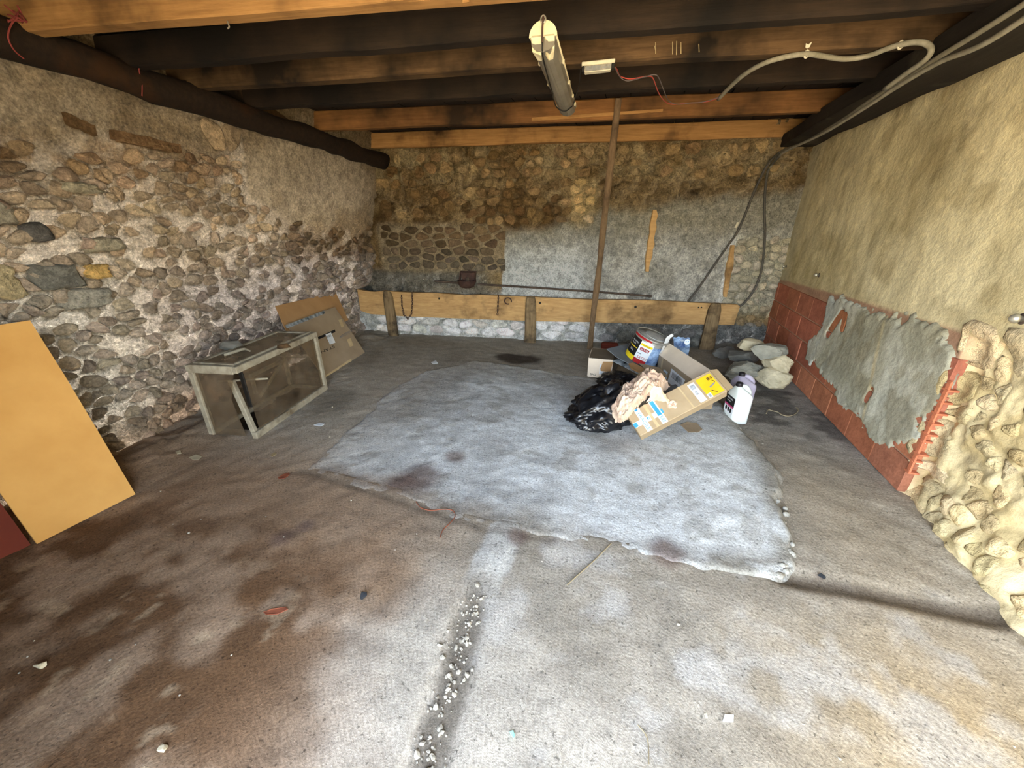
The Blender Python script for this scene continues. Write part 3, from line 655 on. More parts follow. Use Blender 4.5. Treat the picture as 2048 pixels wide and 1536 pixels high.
def patch_sd(y, z): return poly_sd(y, z, PATCH) + .15 * (fbm(y * 6, z * 6, 4, 121) - .5) + .07 * (fbm(y * 22, z * 22, 3, 123) - .5)
def patch_S(y, z):
    d = patch_sd(y, z); h = .006 + .012 * (fbm(y * 4, z * 3, 3, 125) - .4) + .006 * (fbm(y * 22, z * 22, 3, 127) - .5)
    hole = np.minimum(seg_d(y, z, [(3.68, .80), (3.74, .70), (3.79, .60)]), seg_d(y, z, [(3.62, .78), (3.60, .70)]))
    hole = np.minimum(hole, seg_d(y, z, [(2.98, .42), (3.0, .34)]) + .012)
    h = h - .03 * sm(.045, .02, hole); return -.016 + (h + .022) * sm(-.01, .02, d)
def patch_c(y, z):
    n = fbm(y * 2.5, z * 2, 4, 129); n2 = fbm(y * 8, z * 5, 4, 131)
    c = mix(S(190, 188, 172), S(164, 160, 140), sm(.35, .65, n)); c = mix(c, S(138, 130, 106), sm(.55, .7, n2) * .6)
    c = mix(c, S(196, 200, 194), sm(3.5, 3.9, y) * sm(.4, .6, n2) * .7); c = mix(c, S(196, 180, 140), sm(.03, .0, np.abs(y - 3.02 - .25 * (z - .5)) + .03 * (n2 - .5)) * .7)
    hole = np.minimum(seg_d(y, z, [(3.68, .80), (3.74, .70), (3.79, .60)]), seg_d(y, z, [(3.62, .78), (3.60, .70)])); hole = np.minimum(hole, seg_d(y, z, [(2.98, .42), (3.0, .34)]) + .012)
    return mix(c, S(112, 80, 44), sm(.045, .02, hole + .02 * (n2 - .5)))
RP = Wall([1.612, 0, 0], [0, 1, 0], [-1, 0, 0], patch_S)
RP.build('cement_patch', 2.3, 4.25, .06, .99, .011, patch_c, 'render_coat', wall_right, keep=lambda y, z: patch_sd(y, z) > -.015)

# ------------------------------------------------------------------ front wall with the open doorway, ceiling, ground outside
x0, x1, zt, yf = DOOR
fw_ = join(box(((-4.3 + x0) / 2, yf - .12, 1.25), (x0 + 4.3, .24, 2.62)), box(((x1 + 1.95) / 2, yf - .12, 1.25), (1.95 - x1, .24, 2.62)), box(((x0 + x1) / 2, yf - .12, (zt + 2.56) / 2), (x1 - x0, .24, 2.56 - zt)))
tag(link('wall_front', mesh('wall_front', fw_[0], fw_[1], False, np.tile(S(150, 136, 110), (24, 1))), 'plaster_stone'), kind='structure')
ceiling = tag(link('ceiling', mesh('ceiling', *box((-1.15, 2.4, 2.50), (6.6, 6.9, .08))), 'beam_black'), kind='structure')
x = -4.0
while x < 1.75:
    w = random.uniform(.17, .23); link('ceiling_plank', mesh('ceiling_plank', *box((x + w / 2, 2.45, 2.448 + random.uniform(-.004, .004)), (w - .008, 6.1, .022))), 'ceiling_board', ceiling); x += w
tag(link('ground_outside', mesh('ground_outside', [(-30, -40, -.05), (30, -40, -.05), (30, yf - .02, -.05), (-30, yf - .02, -.05)], [(0, 1, 2, 3)]), 'outside_gravel'), kind='structure')
# ------------------------------------------------------------------ roof timbers
def GP(px, py, p, n):
    """survey helper: where the line of sight through a pixel meets the plane (p, n)"""
    d = _fw + _r * (px - 1024) / FPX - _up * (py - 768) / FPX
    return CAM + d * ((np.asarray(p, float) - CAM) @ n / (d @ n))
def GB(px, py, off=0): return GP(px, py, BP + BN * off, BN)
def GX(px, py, x): return GP(px, py, [x, 0, 0], np.array([1.0, 0, 0]))
def GL(px, py, off=0): return GP(px, py, BP + LN * off, LN)
def bw(u, z, off=0): return BP + BD * u + BN * off + np.array([0, 0, z])
def timber(name, p0, p1, w, h, mat, label, cat, wob=.006, bev=.008, m=22, seed=0, up=(0, 0, 1)):
    """squared beam; p0-p1 is its lower edge nearest the doorway, w its depth away from there, h its height"""
    p0 = np.array(p0, float); p1 = np.array(p1, float); L = np.linalg.norm(p1 - p0); ex = (p1 - p0) / L
    ey = nrm(np.cross(up, ex)); ez = np.cross(ex, ey); b = bev
    sec = [(b, 0), (w - b, 0), (w, b), (w, h - b), (w - b, h), (b, h), (0, h - b), (0, b)]; V = []
    for i in range(m):
        x = L * i / (m - 1)
        for k, (a, c) in enumerate(sec):
            V.append((x, a + wob * 2 * (float(vn(x * 2.2, k * .35, seed)) - .5) + wob * (random.random() - .5) * .5, c + wob * 2 * (float(vn(x * 2.6 + 9, k * .35, seed + 5)) - .5)))
    F = [(i * 8 + k, i * 8 + (k + 1) % 8, (i + 1) * 8 + (k + 1) % 8, (i + 1) * 8 + k) for i in range(m - 1) for k in range(8)]
    F = [f[::-1] for f in F] + [tuple(range(8)), tuple(range((m - 1) * 8 + 7, (m - 1) * 8 - 1, -1))]
    o = link(name, mesh(name, np.array(V), F), mat); M = Matrix.Identity(4)
    for i in range(3): M[i][0], M[i][1], M[i][2], M[i][3] = ex[i], ey[i], ez[i], p0[i]
    o.matrix_world = M; BASE[o] = p0; return tag(o, label, cat, None)
JG = 'ceiling joists across the shed'
def joist(a, b, w, h, mat, label, seed):
    a = np.array(a, float); b = np.array(b, float); t0 = (-3.32 - a[0]) / (b[0] - a[0]); t1 = (1.475 - a[0]) / (b[0] - a[0])
    t0 = max(t0, (-3.30 + .13 * 0 - a[0]) / (b[0] - a[0]))
    A, B = a + (b - a) * t0, a + (b - a) * t1
    o = timber('ceiling_joist', (*A, 2.28), (*B, 2.28), w, h, mat, label, 'joist', seed=seed); o['group'] = JG; return o
JO = [joist((-3.358, 4.512), (1.447, 5.265), .075, .155, 'joist_new', 'orange new-looking joist close against the back wall, lowest in view', 1),
      joist((-3.30, 3.553), (1.484, 4.270), .08, .155, 'joist_brown', 'orange sawn joist with a thin batten nailed on, second from the back wall', 2),
      joist((-3.0, 2.80), (1.4, 3.46), .09, .155, 'joist_soot', 'soot-black joist in the gap between chalk-marked joist and orange joists', 3),
      joist((-2.716, 2.355), (1.122, 2.900), .09, .155, 'joist_old', 'dirty brown joist with chalk strokes, carrying the small white box', 4),
      joist((-1.54, 2.137), (.151, 2.372), .085, .155, 'joist_soot', 'dark sooty joist just in front of the lamp end cap', 5),
      joist((-2.706, 1.532), (-1.035, 1.806), .08, .155, 'joist_new', 'bright pale orange joist nearest the viewer at the top edge', 6)]
j4 = JO[1]
def jpt(a, b, t, dy, z): return np.array([a[0] + (b[0] - a[0]) * t, a[1] + (b[1] - a[1]) * t + dy, z])
A4, B4 = np.array([-3.30, 3.553]), np.array([1.484, 4.270])
def on_j4(x): return 3.553 + (x + 3.30) * (4.270 - 3.553) / 4.784
def on_j3(x): return 2.355 + (x + 2.716) * (.545 / 3.838)
def jpart(name, vf, mat, o):
    Mi = np.array(o.matrix_world.inverted()); v = np.asarray(vf[0]) @ Mi[:3, :3].T + Mi[:3, 3]; return link(name, mesh(name, v, vf[1]), mat, o)
x0_, x1_ = G(1060, 235, 2.30)[0], G(1325, 228, 2.30)[0]
jpart('batten', slab([(x0_, on_j4(x0_) - .012, 2.285), (x1_, on_j4(x1_) - .012, 2.318), (x1_, on_j4(x1_) - .012, 2.337), (x0_, on_j4(x0_) - .012, 2.312)], .016), 'joist_new', j4)
for px, h in ((1311, .05), (1345, .055), (1353, .06), (1362, .05), (1398, .035), (1310, .02)):
    p = GP(px, 96, (0, on_j3(0) - .008, 2.3), nrm([-.14, 1, 0])); d = np.array([.002, 0, 0]); u = np.array([-.004, 0, h / 2])
    jpart('chalk_mark', slab([p - u - d, p - u + d, p + u + d, p + u - d], .002), 'chalk', JO[3])
# dark round log along the head of the left wall
LOGP = [BP + LD * u + LN * o + np.array([0, 0, z - .015]) for u, o, z in ((.03, .60, 2.165), (.8, .56, 2.185), (1.6, .50, 2.21), (2.4, .43, 2.245), (3.3, .36, 2.265), (4.2, .32, 2.28), (5.15, .31, 2.29))]
vf = tube(LOGP, .084, 14, 8); vv = vf[0] + (nz3(vf[0], 3.0, 2.0)[:, None] * .022) * np.array([1, .3, 1]); 
solo('wall_plate_log', (vv, vf[1]), 'log_soot', 'soot-black round log running along the head of the left stone wall', 'log', smooth=True)
q = [G(372, 162, 2.315), G(583, 244, 2.29), G(592, 220, 2.42), G(398, 133, 2.42)]
solo('end_board', slab(q, .028), 'joist_old', 'pale brown board set on the log between two joist ends', 'board')
timber('wall_plate_beam', (1.632, -.24, 2.195), (1.632, 5.33, 2.195), .355, .115, 'beam_black', 'black squared beam along the head of the plastered right wall', 'beam', wob=.012, seed=9, m=40)
o = solo('roof_prop', (np.zeros((3, 3)), [(0, 1, 2)]), 'pole_brown', 'tall thin brown pole leaning from the floor up to the orange joist', 'pole', base=(-.44, 4.70, 0))
a = np.array([-.44, 4.70, .0]); b = np.array([-.30, on_j4(-.3) - .035, 2.42]); m = 24; V = []
ex = nrm(np.cross(b - a, [0, 1, 0])) * -1; ey = np.cross(nrm(b - a), ex)
for i in range(m):
    t = i / (m - 1); c = a + (b - a) * t + ex * .012 * (float(vn(t * 5, 0, 3)) - .5)
    w = .031 * (1 + .25 * (float(vn(t * 9, 3, 4)) - .5)) * (1.08 - .12 * t); d = .026
    for k in range(8):
        th = 2 * PI * k / 8 + PI / 8; V.append(c + ex * w * np.sign(math.cos(th)) * abs(math.cos(th)) ** .6 + ey * d * np.sign(math.sin(th)) * abs(math.sin(th)) ** .6)
F = [(i * 8 + k, i * 8 + (k + 1) % 8, (i + 1) * 8 + (k + 1) % 8, (i + 1) * 8 + k) for i in range(m - 1) for k in range(8)] + [tuple(range(7, -1, -1)), tuple(range((m - 1) * 8, m * 8))]
old = o.data; o.data = mesh('roof_prop', np.array(V) - np.array([-.44, 4.70, 0]), F); o.data.materials.append(MATS['pole_brown']); bpy.data.meshes.remove(old)

# ------------------------------------------------------------------ strip lamp, ballast box, wires, conduits
la, lb = np.array([-.505, 2.085, 2.205]), np.array([-.590, 3.235, 2.205]); lx = nrm(lb - la); ly = nrm(np.cross([0, 0, 1], lx)); L_ = np.linalg.norm(lb - la)
def lam(x, y, z): return la + lx * x + ly * y + np.array([0, 0, z])
lamp = thing('strip_lamp', 'long cream and grey fluorescent strip lamp hung under the joists', 'lamp', la)
def sweep(sec, xs):
    V = [lam(x, y, z) for x in xs for (y, z) in sec]; m = len(sec); n = len(xs)
    return np.array(V), [(i * m + k, i * m + (k + 1) % m, (i + 1) * m + (k + 1) % m, (i + 1) * m + k) for i in range(n - 1) for k in range(m)] + [tuple(range(m - 1, -1, -1)), tuple(range((n - 1) * m, n * m))]
dome = [(.060 * math.cos(t), .004 + .056 * math.sin(t)) for t in np.linspace(0, PI, 13)]
part('housing', sweep(dome, [0.012, L_]), 'lamp_cream', lamp, True)
part('end_cap', sweep([(y * 1.04, z * 1.04 - .001) for y, z in dome], [0, .011]), 'lamp_cream', lamp)
df = [(.056, .003), (.050, -.026), (.030, -.042), (.008, -.046), (.006, -.049), (-.006, -.049), (-.008, -.046), (-.030, -.042), (-.050, -.026), (-.056, .003)]
part('diffuser', sweep(df, [.004, L_ * .9, L_ - .03, L_ - .004][:3] + [L_ - .01]), 'lamp_diffuser', lamp)
for s in (-1, 1): part('end_clip', join(slab([lam(-.006, s * .008, .002), lam(-.006, s * .052, .002), lam(.02, s * .050, -.040), lam(.085, s * .036, -.052), lam(.085, s * .016, -.056), lam(.02, s * .010, -.056)], .010)), 'lamp_cream', lamp)
for x in (.28, .60, .86, 1.04):
    for s in (-1, 1): part('side_clip', box(lam(x, s * .060, -.002), (.012, .016, .022), bev=.004), 'lamp_cream', lamp)
part('hook', tube([lam(-.004, 0, .075), lam(-.012, 0, .055), lam(-.012, .002, .02), lam(-.010, 0, -.02)], .004, 6), 'iron_rust', lamp)
part('hook_eye', tube([lam(-.006, .010 * math.cos(t), .060 + .012 * math.sin(t)) for t in np.linspace(0, 2 * PI, 9)], .004, 6, 2), 'bolt_steel', lamp)
part('strap_wire', tube([lam(-.010, 0, .0), lam(.03, .004, -.055), lam(.3, .020, -.054), lam(.6, .036, -.045), lam(.80, .056, -.024), lam(.93, .050, -.040), lam(.97, .0, -.056), lam(.95, -.050, -.036)], .0035, 6), 'wire_black', lamp)
bal = thing('ballast_box', 'small cream control box screwed under the chalk-marked joist', 'control box', (-.34, 2.70, 2.265))
ba, bb = GP(1163, 138, (0, on_j3(0) - .03, 2.28), nrm([-.14, 1, 0])), GP(1229, 131, (0, on_j3(0) - .03, 2.28), nrm([-.14, 1, 0])); bx_ = nrm(bb - ba); bl = np.linalg.norm(bb - ba); by = nrm(np.cross([0, 0, 1], bx_)); RB = np.stack([bx_, by, [0, 0, 1]], 1); bc = (ba + bb) / 2
part('mounting_plate', box(bc + np.array([0, 0, .016]), (bl, .050, .018), RB, .003), 'cream_plastic', bal)
part('cover', box(bc + np.array([0, 0, -.008]), (bl * .80, .046, .030), RB, .004), 'cream_plastic', bal)
part('printed_label', slab([bc - bx_ * bl * .39 - by * .0245 + np.array([0, 0, z]) if s < 0 else bc + bx_ * bl * .39 - by * .0245 + np.array([0, 0, z]) for s, z in ((-1, -.021), (1, -.021), (1, .004), (-1, .004))], .001), 'grey_label', bal)
part('label_lines', join(bars(bc - bx_ * bl * .36 - by * .0256 + np.array([0, 0, -.018]), bx_, (0, 0, 1), bl * .45, .019, 22, 3), bars(bc + bx_ * bl * .12 - by * .0256 + np.array([0, 0, -.014]), bx_, (0, 0, 1), bl * .24, .008, 9, 5)), 'print_grey', bal)
for s in (-1, 1): part('terminal', box(bc + bx_ * bl * .45 * s + np.array([0, 0, -.006]), (bl * .09, .040, .026), RB, .003), 'wire_black', bal)
W1 = [(895, 487), (915, 510), (935, 560), (985, 582), (1040, 588), (1110, 575), (1190, 565), (1225, 590), (1260, 690), (1300, 755), (1350, 798), (1420, 804), (1500, 796), (1600, 790), (1690, 780), (1782, 750)]
W2 = [(892, 485), (925, 550), (960, 590), (1010, 605), (1080, 590), (1160, 568), (1240, 552), (1275, 590), (1310, 680), (1350, 770), (1400, 800), (1470, 803), (1540, 793), (1620, 789), (1700, 772), (1785, 745)]
def wl(W, z0, z1): n = len(W); return [G(1020 + x / 4.267, 20 + y / 4.267, z0 + (z1 - z0) * k / (n - 1)) for k, (x, y) in enumerate(W)]
solo('red_wire', tube(wl(W1, 2.262, 2.25), .0028, 6, 4), 'wire_red', 'thin red wire drooping from the small control box to the grey conduit end', 'wire')
solo('grey_wire', tube(wl(W2, 2.252, 2.243), .0026, 6, 4), 'wire_grey', 'thin grey wire drooping beside the red wire', 'wire')
solo('lamp_wire', tube([ba + np.array([0, -.03, -.012]), G(1159, 165, 2.22), G(1155, 182, 2.19), lam(.96, -.052, -.03)], .0025, 6), 'wire_black', 'thin dark wire from the control box down to the strip lamp', 'wire')
LOOP = [(1437, 198), (1462, 172), (1490, 148), (1525, 128), (1565, 115), (1612, 108), (1650, 113), (1690, 118), (1735, 112), (1775, 97), (1803, 89), (1835, 84), (1857, 90), (1862, 104), (1848, 122), (1815, 145), (1770, 178)]
zz = np.interp(range(len(LOOP)), [0, 5, 12, 14, 16], [2.25, 2.265, 2.265, 2.27, 2.285])
lp = [G(x, y, z) for (x, y), z in zip(LOOP[:-6], zz)] + [GX(x, y, xx) for (x, y), xx in zip(LOOP[-6:], (1.17, 1.205, 1.215, 1.215, 1.21, 1.205))]
loop = thing('flexible_conduit', 'grey flexible conduit sagging under the joists and looping back at the black beam', 'conduit', lp[0])
part('hose', tube(lp, .0125, 8, 5), 'conduit_grey', loop, True)
for px, py in ((1613, 108), (1801, 90)):
    p = G(px, py, 2.265); part('cable_tie', tube([p + np.array([.016 * math.cos(t) * .7, .016 * math.cos(t) * .3, .016 * math.sin(t)]) for t in np.linspace(0, 2 * PI, 9)], .004, 5, 2), 'cream_plastic', loop)
p = G(1614, 97, 2.275)
part('tie_tail', join(slab([p, p + [.010, 0, .004], p + [.016, 0, .026], p + [.004, 0, .018]], .003), slab([p, p + [-.008, 0, .006], p + [-.010, 0, .022], p + [.002, 0, .016]], .003)), 'cream_plastic', loop)
def conduit(beam, wall, label, clip=None, xb=1.258, off=.05):
    P = [GX(x, y, xb) for x, y in beam] + [GB(x, y, off) for x, y in wall]
    o = thing('cable_conduit', label, 'conduit', P[-1]); k = len(beam)
    part('beam_run', tube(P[:k + 1], .0115, 8, 5), 'conduit_grey', o, True); part('wall_drop', tube(P[k - 1:], .0125, 8, 5), 'conduit_dark', o, True)
    if clip: p = GB(*clip, off); part('wrapping_tape', tube([p + np.array([.004, 0, .03]), p, p - np.array([.012, 0, .03])], .0150, 8, 1), 'cream_plastic', o)
    return o
conduit([(2120, -42), (2048, 8), (1950, 70), (1850, 131), (1750, 195), (1680, 243), (1610, 284), (1560, 304)], [(1535, 330), (1512, 375), (1490, 430), (1474, 465), (1455, 492), (1425, 535), (1400, 572), (1376, 603)], 'grey conduit on the black beam, its drop slanting left down to the plank top', (1474, 450))
conduit([(2120, -8), (2048, 38), (1960, 92), (1880, 124), (1800, 170), (1720, 222), (1640, 270), (1563, 307)], [(1538, 338), (1531, 375), (1529, 420), (1530, 470), (1526, 520), (1519, 555), (1505, 585), (1490, 604), (1472, 620)], 'grey conduit on the black beam, its drop hanging near the right corner behind plank end', None, 1.232, .055)
for i, (pts, lb_) in enumerate((([(35, 35), (22, 50), (16, 75), (28, 100), (48, 118)], 'frayed pink twine hanging from the log at the top left corner'), ([(283, 118), (278, 140), (284, 165), (284, 192)], 'frayed pink twine hanging from the middle of the log'))):
    P = [GL(x, y, .47) + LN * 0 for x, y in pts]; t = thing('hanging_twine', lb_, 'twine', P[-1], 'twine ends on the log')
    part('strand', tube(P, .003, 5, 4), 'twine_pink', t)
    kn = []
    for k in range(7): kn.append(tube([P[0] + np.random.normal(0, .018, 3), P[0] + np.random.normal(0, .014, 3), P[0] + np.random.normal(0, .02, 3)], .003, 5, 3))
    part('knot', join(*kn), 'twine_pink', t)
p = G(925, 6, 2.27); solo('wood_chip', slab([p, p + [.03, 0, .0], p + [.026, .004, .03], p + [.0, .004, .03]], .01), 'joist_new', 'small chip of pale wood hanging from a joist at the top edge', 'wood chip')
p = G(455, 44, 2.275); solo('bent_nail', tube([p + [0, 0, .012], p, p + [.004, 0, -.016], p + [-.008, 0, -.022]], .003, 6, 3), 'bolt_steel', 'bent nail sticking down from the bright nearest joist', 'nail')

# ------------------------------------------------------------------ along the back wall: rail, rod, drinking bowl
rail = thing('manger_rail', 'long pale plank with three grey posts against the back wall', 'rail', bw(2.4, 0, .1))
top = [(.06, .62), (.2, .60), (.3, .592), (.45, .612), (.7, .60), (1.2, .602), (1.6, .585), (1.75, .597), (2.45, .588), (3.2, .577), (3.9, .592), (4.5, .577), (4.92, .570), (4.95, .55)]
bot = [(4.93, .33), (4.5, .318), (4, .302), (3.2, .292), (2.45, .276), (1.5, .272), (.7, .272), (.2, .285), (.06, .33)]
pr = top + bot; m = len(pr); V = [bw(u, z, .125) for u, z in pr] + [bw(u, z, .07) for u, z in pr]
F = []
import mathutils.geometry as mg
tri = mg.tessellate_polygon([[Vector((u, z, 0)) for u, z in pr]])
F = [tuple(t) for t in tri] + [tuple(i + m for i in t[::-1]) for t in tri] + [(k, k + m, (k + 1) % m + m, (k + 1) % m) for k in range(m)]
V = np.array(V); n_ = np.cross(V[F[0][1]] - V[F[0][0]], V[F[0][2]] - V[F[0][0]])
if n_ @ BN < 0: F = [f[::-1] for f in F]
part('plank', (V, F), 'plank_oak', rail)
def post(ub, ut, wb, wt, h, mat, d=.07, off=.13, seed=1, lean=0):
    m = 9; V = []
    for i in range(m):
        t = i / (m - 1); u = ub + (ut - ub) * t; w = (wb + (wt - wb) * t) / 2 * (1 + .12 * (float(vn(t * 6, seed, 2)) - .5)); o0 = off
        z = h * t; k = .75 if i == m - 1 else 1
        for th in np.linspace(0, 2 * PI, 10, endpoint=False) + PI / 10:
            V.append(bw(u + w * k * np.sign(math.cos(th)) * abs(math.cos(th)) ** .55, z + (.02 * (float(vn(th, seed, 7)) - .5) if i == m - 1 else 0) - (.03 if i == 0 else 0), o0 + d / 2 + d / 2 * k * np.sign(math.sin(th)) * abs(math.sin(th)) ** .55 + lean * t))
    F = [(i * 10 + k, i * 10 + (k + 1) % 10, (i + 1) * 10 + (k + 1) % 10, (i + 1) * 10 + k) for i in range(m - 1) for k in range(10)] + [tuple(range(9, -1, -1)), tuple(range((m - 1) * 10, m * 10))]
    o = part('post', (np.array(V), F), mat, rail); return o
post(.535, .52, .15, .125, .61, 'post_grey', seed=1); post(2.47, 2.467, .15, .135, .59, 'post_grey', seed=2); post(4.66, 4.665, .17, .14, .585, 'post_grey', seed=3)
for px, py, r in ((878, 597, .014), (1080, 606, .014), (1271, 614, .016), (1397, 615, .009), (1403, 615, .009)):
    p = GB(px, py, .1265); V, F = lathe([(.001, 0), (r, .0), (r * .6, .003)], 10, np.stack([BD, [0, 0, 1], BN], 1), p - BN * .001); part('nail_hole', (V, F), 'print_black', rail)
def chain(pts, label):
    P = np.array(pts); L = np.r_[0, np.cumsum(np.linalg.norm(np.diff(P, axis=0), axis=1))]; n = int(L[-1] / .026); parts = []
    for k in range(n):
        t = (k + .5) / n * L[-1]; c = np.array([np.interp(t, L, P[:, j]) for j in range(3)]); t2 = min(t + .01, L[-1]); d = nrm(np.array([np.interp(t2, L, P[:, j]) for j in range(3)]) - c + np.array([0, 0, 1e-5]))
        s = np.cross(d, BN if k % 2 else BD); s = nrm(s) if np.linalg.norm(s) > .1 else nrm(np.cross(d, BN))
        parts.append(tube([c + d * .017 * math.cos(a) + s * .010 * math.sin(a) for a in np.linspace(0, 2 * PI, 9)], .0038, 5, 1))
    solo('tether_chain', join(*parts), 'iron_rust', label, 'chain', 'tether chains on the plank')
chain([GB(803, 590, .14), GB(804, 612, .14), GB(808, 630, .14), GB(816, 638, .14), GB(823, 628, .14), GB(825, 605, .14), GB(824, 586, .14)], 'rusty tether chain hanging in a loop right beside the left post')
chain([GB(997, 590, .14), GB(996, 610, .14), GB(995, 630, .14)], 'short rusty tether chain hanging left of the middle post')
p = GB(1016, 602, .135); solo('tether_ring', tube([p + BD * .045 * math.cos(a) + np.array([0, 0, .04 * math.sin(a)]) for a in np.linspace(-.4, 1.6 * PI, 14)], .008, 7, 2), 'iron_rust', 'open rusty iron ring on the plank left of the middle post', 'ring')
solo('iron_pipe', tube([bw(u, z, .06) for u, z in ((1.16, .748), (1.3, .742), (1.50, .730))], .013, 8, 4), 'iron_rod', 'short stub of thin iron pipe left of the drinking bowl', 'pipe')
solo('iron_pipe', tube([bw(u, z, .06) for u, z in ((1.75, .722), (2.4, .700), (3.2, .668), (3.6, .648), (3.95, .628))], .013, 8, 4), 'iron_rod', 'long thin iron pipe running right from the bowl above the plank', 'pipe')
bowl = thing('drinking_bowl', 'rusty iron cattle drinking bowl on the back wall above the plank', 'drinking bowl', bw(1.62, .68, .13))
bcn = bw(1.625, .685, .135); RBk = np.stack([BD, -BN, [0, 0, 1]], 1)
V, F = lathe([(.055, 0), (.09, .015), (.112, .05), (.118, .085), (.124, .088), (.120, .095), (.108, .09), (.10, .05), (.075, .022), (.02, .015)], 22, RBk, bcn, True); part('bowl', (V, F), 'iron_rust', bowl, True)
part('back_plate', slab([bw(1.535, .74, .045), bw(1.715, .74, .045), bw(1.73, .885, .045), bw(1.52, .885, .045)], .02), 'iron_rust', bowl)
for s in (-1, 1): part('side_cheek', slab([bw(1.625 + s * .105, .745, .05), bw(1.625 + s * .105, .745, .13), bw(1.625 + s * .095, .875, .06), bw(1.625 + s * .095, .875, .05)], .012), 'iron_rust', bowl)
part('hood', slab([bw(1.525, .878, .045), bw(1.725, .878, .045), bw(1.72, .87, .085), bw(1.53, .87, .085)], .010), 'iron_rust', bowl)
part('tongue', slab([bw(1.598, .72, .12), bw(1.652, .72, .12), bw(1.645, .80, .085), bw(1.625, .83, .075), bw(1.605, .80, .085)], .012), 'iron_rod', bowl)

# ------------------------------------------------------------------ left side: glazed crate, flattened cartons
cA = np.array([-2.50, 1.78, 0]); ex = nrm([-.17, .91, 0]); ey = nrm([-.91, -.17, 0]) ; CL, CW, CH = .93, .385, .555
def cb(x, y, z): return cA + ex * x + ey * y + np.array([0, 0, z])
RC = np.stack([ex, ey, [0, 0, 1]], 1)
crate = thing('glazed_crate', 'weathered grey wooden box frame with dusty glass panes by the left wall', 'crate', cb(CL / 2, CW / 2, 0))
def bar(name, a, b, w, h, mat='frame_grey', par=None):
    a = np.array(a, float); b = np.array(b, float); d = nrm(b - a); s = nrm(np.cross([0, 0, 1], d)) if abs(d[2]) < .9 else ey; u = np.cross(d, s); R_ = np.stack([d, s, u], 1)
    v, f = box((0, 0, 0), (np.linalg.norm(b - a), w * 1.12, h * 1.12), None, .004); return part(name, (v @ R_.T + (a + b) / 2, f), mat, par or crate)
t_ = .018
bar('bottom_rail', cb(0, t_, .024), cb(CL, t_, .024), .036, .048); bar('bottom_rail', cb(0, CW - t_, .02), cb(CL, CW - t_, .02), .036, .04); bar('bottom_rail', cb(CL - t_, .036, .02), cb(CL - t_, CW - .036, .02), .036, .04)
bar('top_rail', cb(-.01, t_, CH - .02), cb(CL, t_, CH - .02), .034, .042); bar('top_rail', cb(-.01, CW - t_, CH - .02), cb(CL, CW - t_, CH - .02), .034, .04); bar('top_rail', cb(t_ - .01, .03, CH - .022), cb(t_ - .01, CW - .03, CH - .022), .036, .052); bar('top_rail', cb(CL - t_, .03, CH - .02), cb(CL - t_, CW - .03, CH - .02), .036, .04)
bar('glazing_bead', cb(.05, .052, CH + .004), cb(CL - .02, .052, CH + .004), .018, .016); bar('glazing_bead', cb(.035, .04, CH + .006), cb(.045, CW - .03, CH + .006), .03, .012)
bar('post', cb(t_, CW - t_, .0), cb(t_, CW - t_, CH - .04), .034, .036); bar('post', cb(CL - t_, t_, .04), cb(CL - t_, t_, CH - .04), .034, .034); bar('post', cb(CL - t_, CW - t_, .04), cb(CL - t_, CW - t_, CH - .04), .034, .034)
bk_ = bar('broken_post', cb(t_, t_, .0), G(462, 760, .42), .034, .032); bk_['label'] = 'snapped leaning post'
bar('dark_strip', cb(.05, .03, CH - .05), cb(.075, .05, .22), .03, .012, 'wire_black')
bar('loose_stick', G(434, 763, .40), G(536, 757, .41), .014, .012); bar('loose_stick', G(545, 716, .36) + ex * .05, G(612, 714, .38), .010, .009)
bar('inner_batten', cb(.45, CW - .05, .30), cb(.86, CW - .05, .30), .02, .028); bar('inner_batten', cb(.46, CW - .05, .14), cb(.46, CW - .05, .31), .028, .02); bar('inner_batten', cb(.48, CW - .055, .10), cb(.84, CW - .055, .29), .018, .024)
def pane(name, c, mat): return part(name, slab(c, .003), mat, crate)
pane('glass_pane', [cb(.06, .017, .046), cb(CL - .034, .017, .046), cb(CL - .034, .017, CH - .04), cb(.06, .017, CH - .04)], 'pane_dusty')
pane('glass_pane', [cb(.014, CW - .034, .01), cb(.014, .10, .01), cb(.014, .13, .30), cb(.014, .05, CH - .05), cb(.014, CW - .034, CH - .05)], 'pane_dusty')
pane('glass_pane', [cb(.02, CW - .03, CH - .006), cb(.02, .045, CH - .006), cb(CL - .03, .045, CH - .006), cb(CL - .03, CW - .03, CH - .006)], 'pane_top')
pane('glass_pane', [cb(.05, CW - .016, .03), cb(CL - .04, CW - .016, .03), cb(CL - .04, CW - .016, CH - .04), cb(.05, CW - .016, CH - .04)], 'pane_dusty')
pane('floor_board', [cb(.10, .036, .012), cb(CL - .03, .036, .012), cb(CL - .03, CW - .036, .012), cb(.10, CW - .036, .012)], 'joist_old')
def rock(c, s, R=None, seed=0, n=26, flat=.7):
    r = np.random.default_rng(seed); P = r.normal(size=(n, 3)); P /= np.linalg.norm(P, axis=1)[:, None]; P = np.sign(P) * np.abs(P) ** flat; P *= (1 + .12 * r.uniform(-1, 1, (n, 1))); P *= np.array(s) / 2
    if R is not None: P = P @ np.asarray(R).T
    v, f = convex(P); return v + np.array(c, float), f
solo('mortar_lump', rock(G(461, 690, CH + .042), (.15, .10, .065), rot(.5), 3), 'stone_dark', 'grey lump of mortar lying on top of the glazed crate', 'lump')
solo('bark_curl', tube([G(448, 710, CH + .01), G(468, 704, CH + .016), G(488, 698, CH + .02), G(500, 702, CH + .012)], [.010, .012, .010, .006], 7), 'frame_grey', 'curled sliver of bark beside the mortar lump on the crate', 'bark')
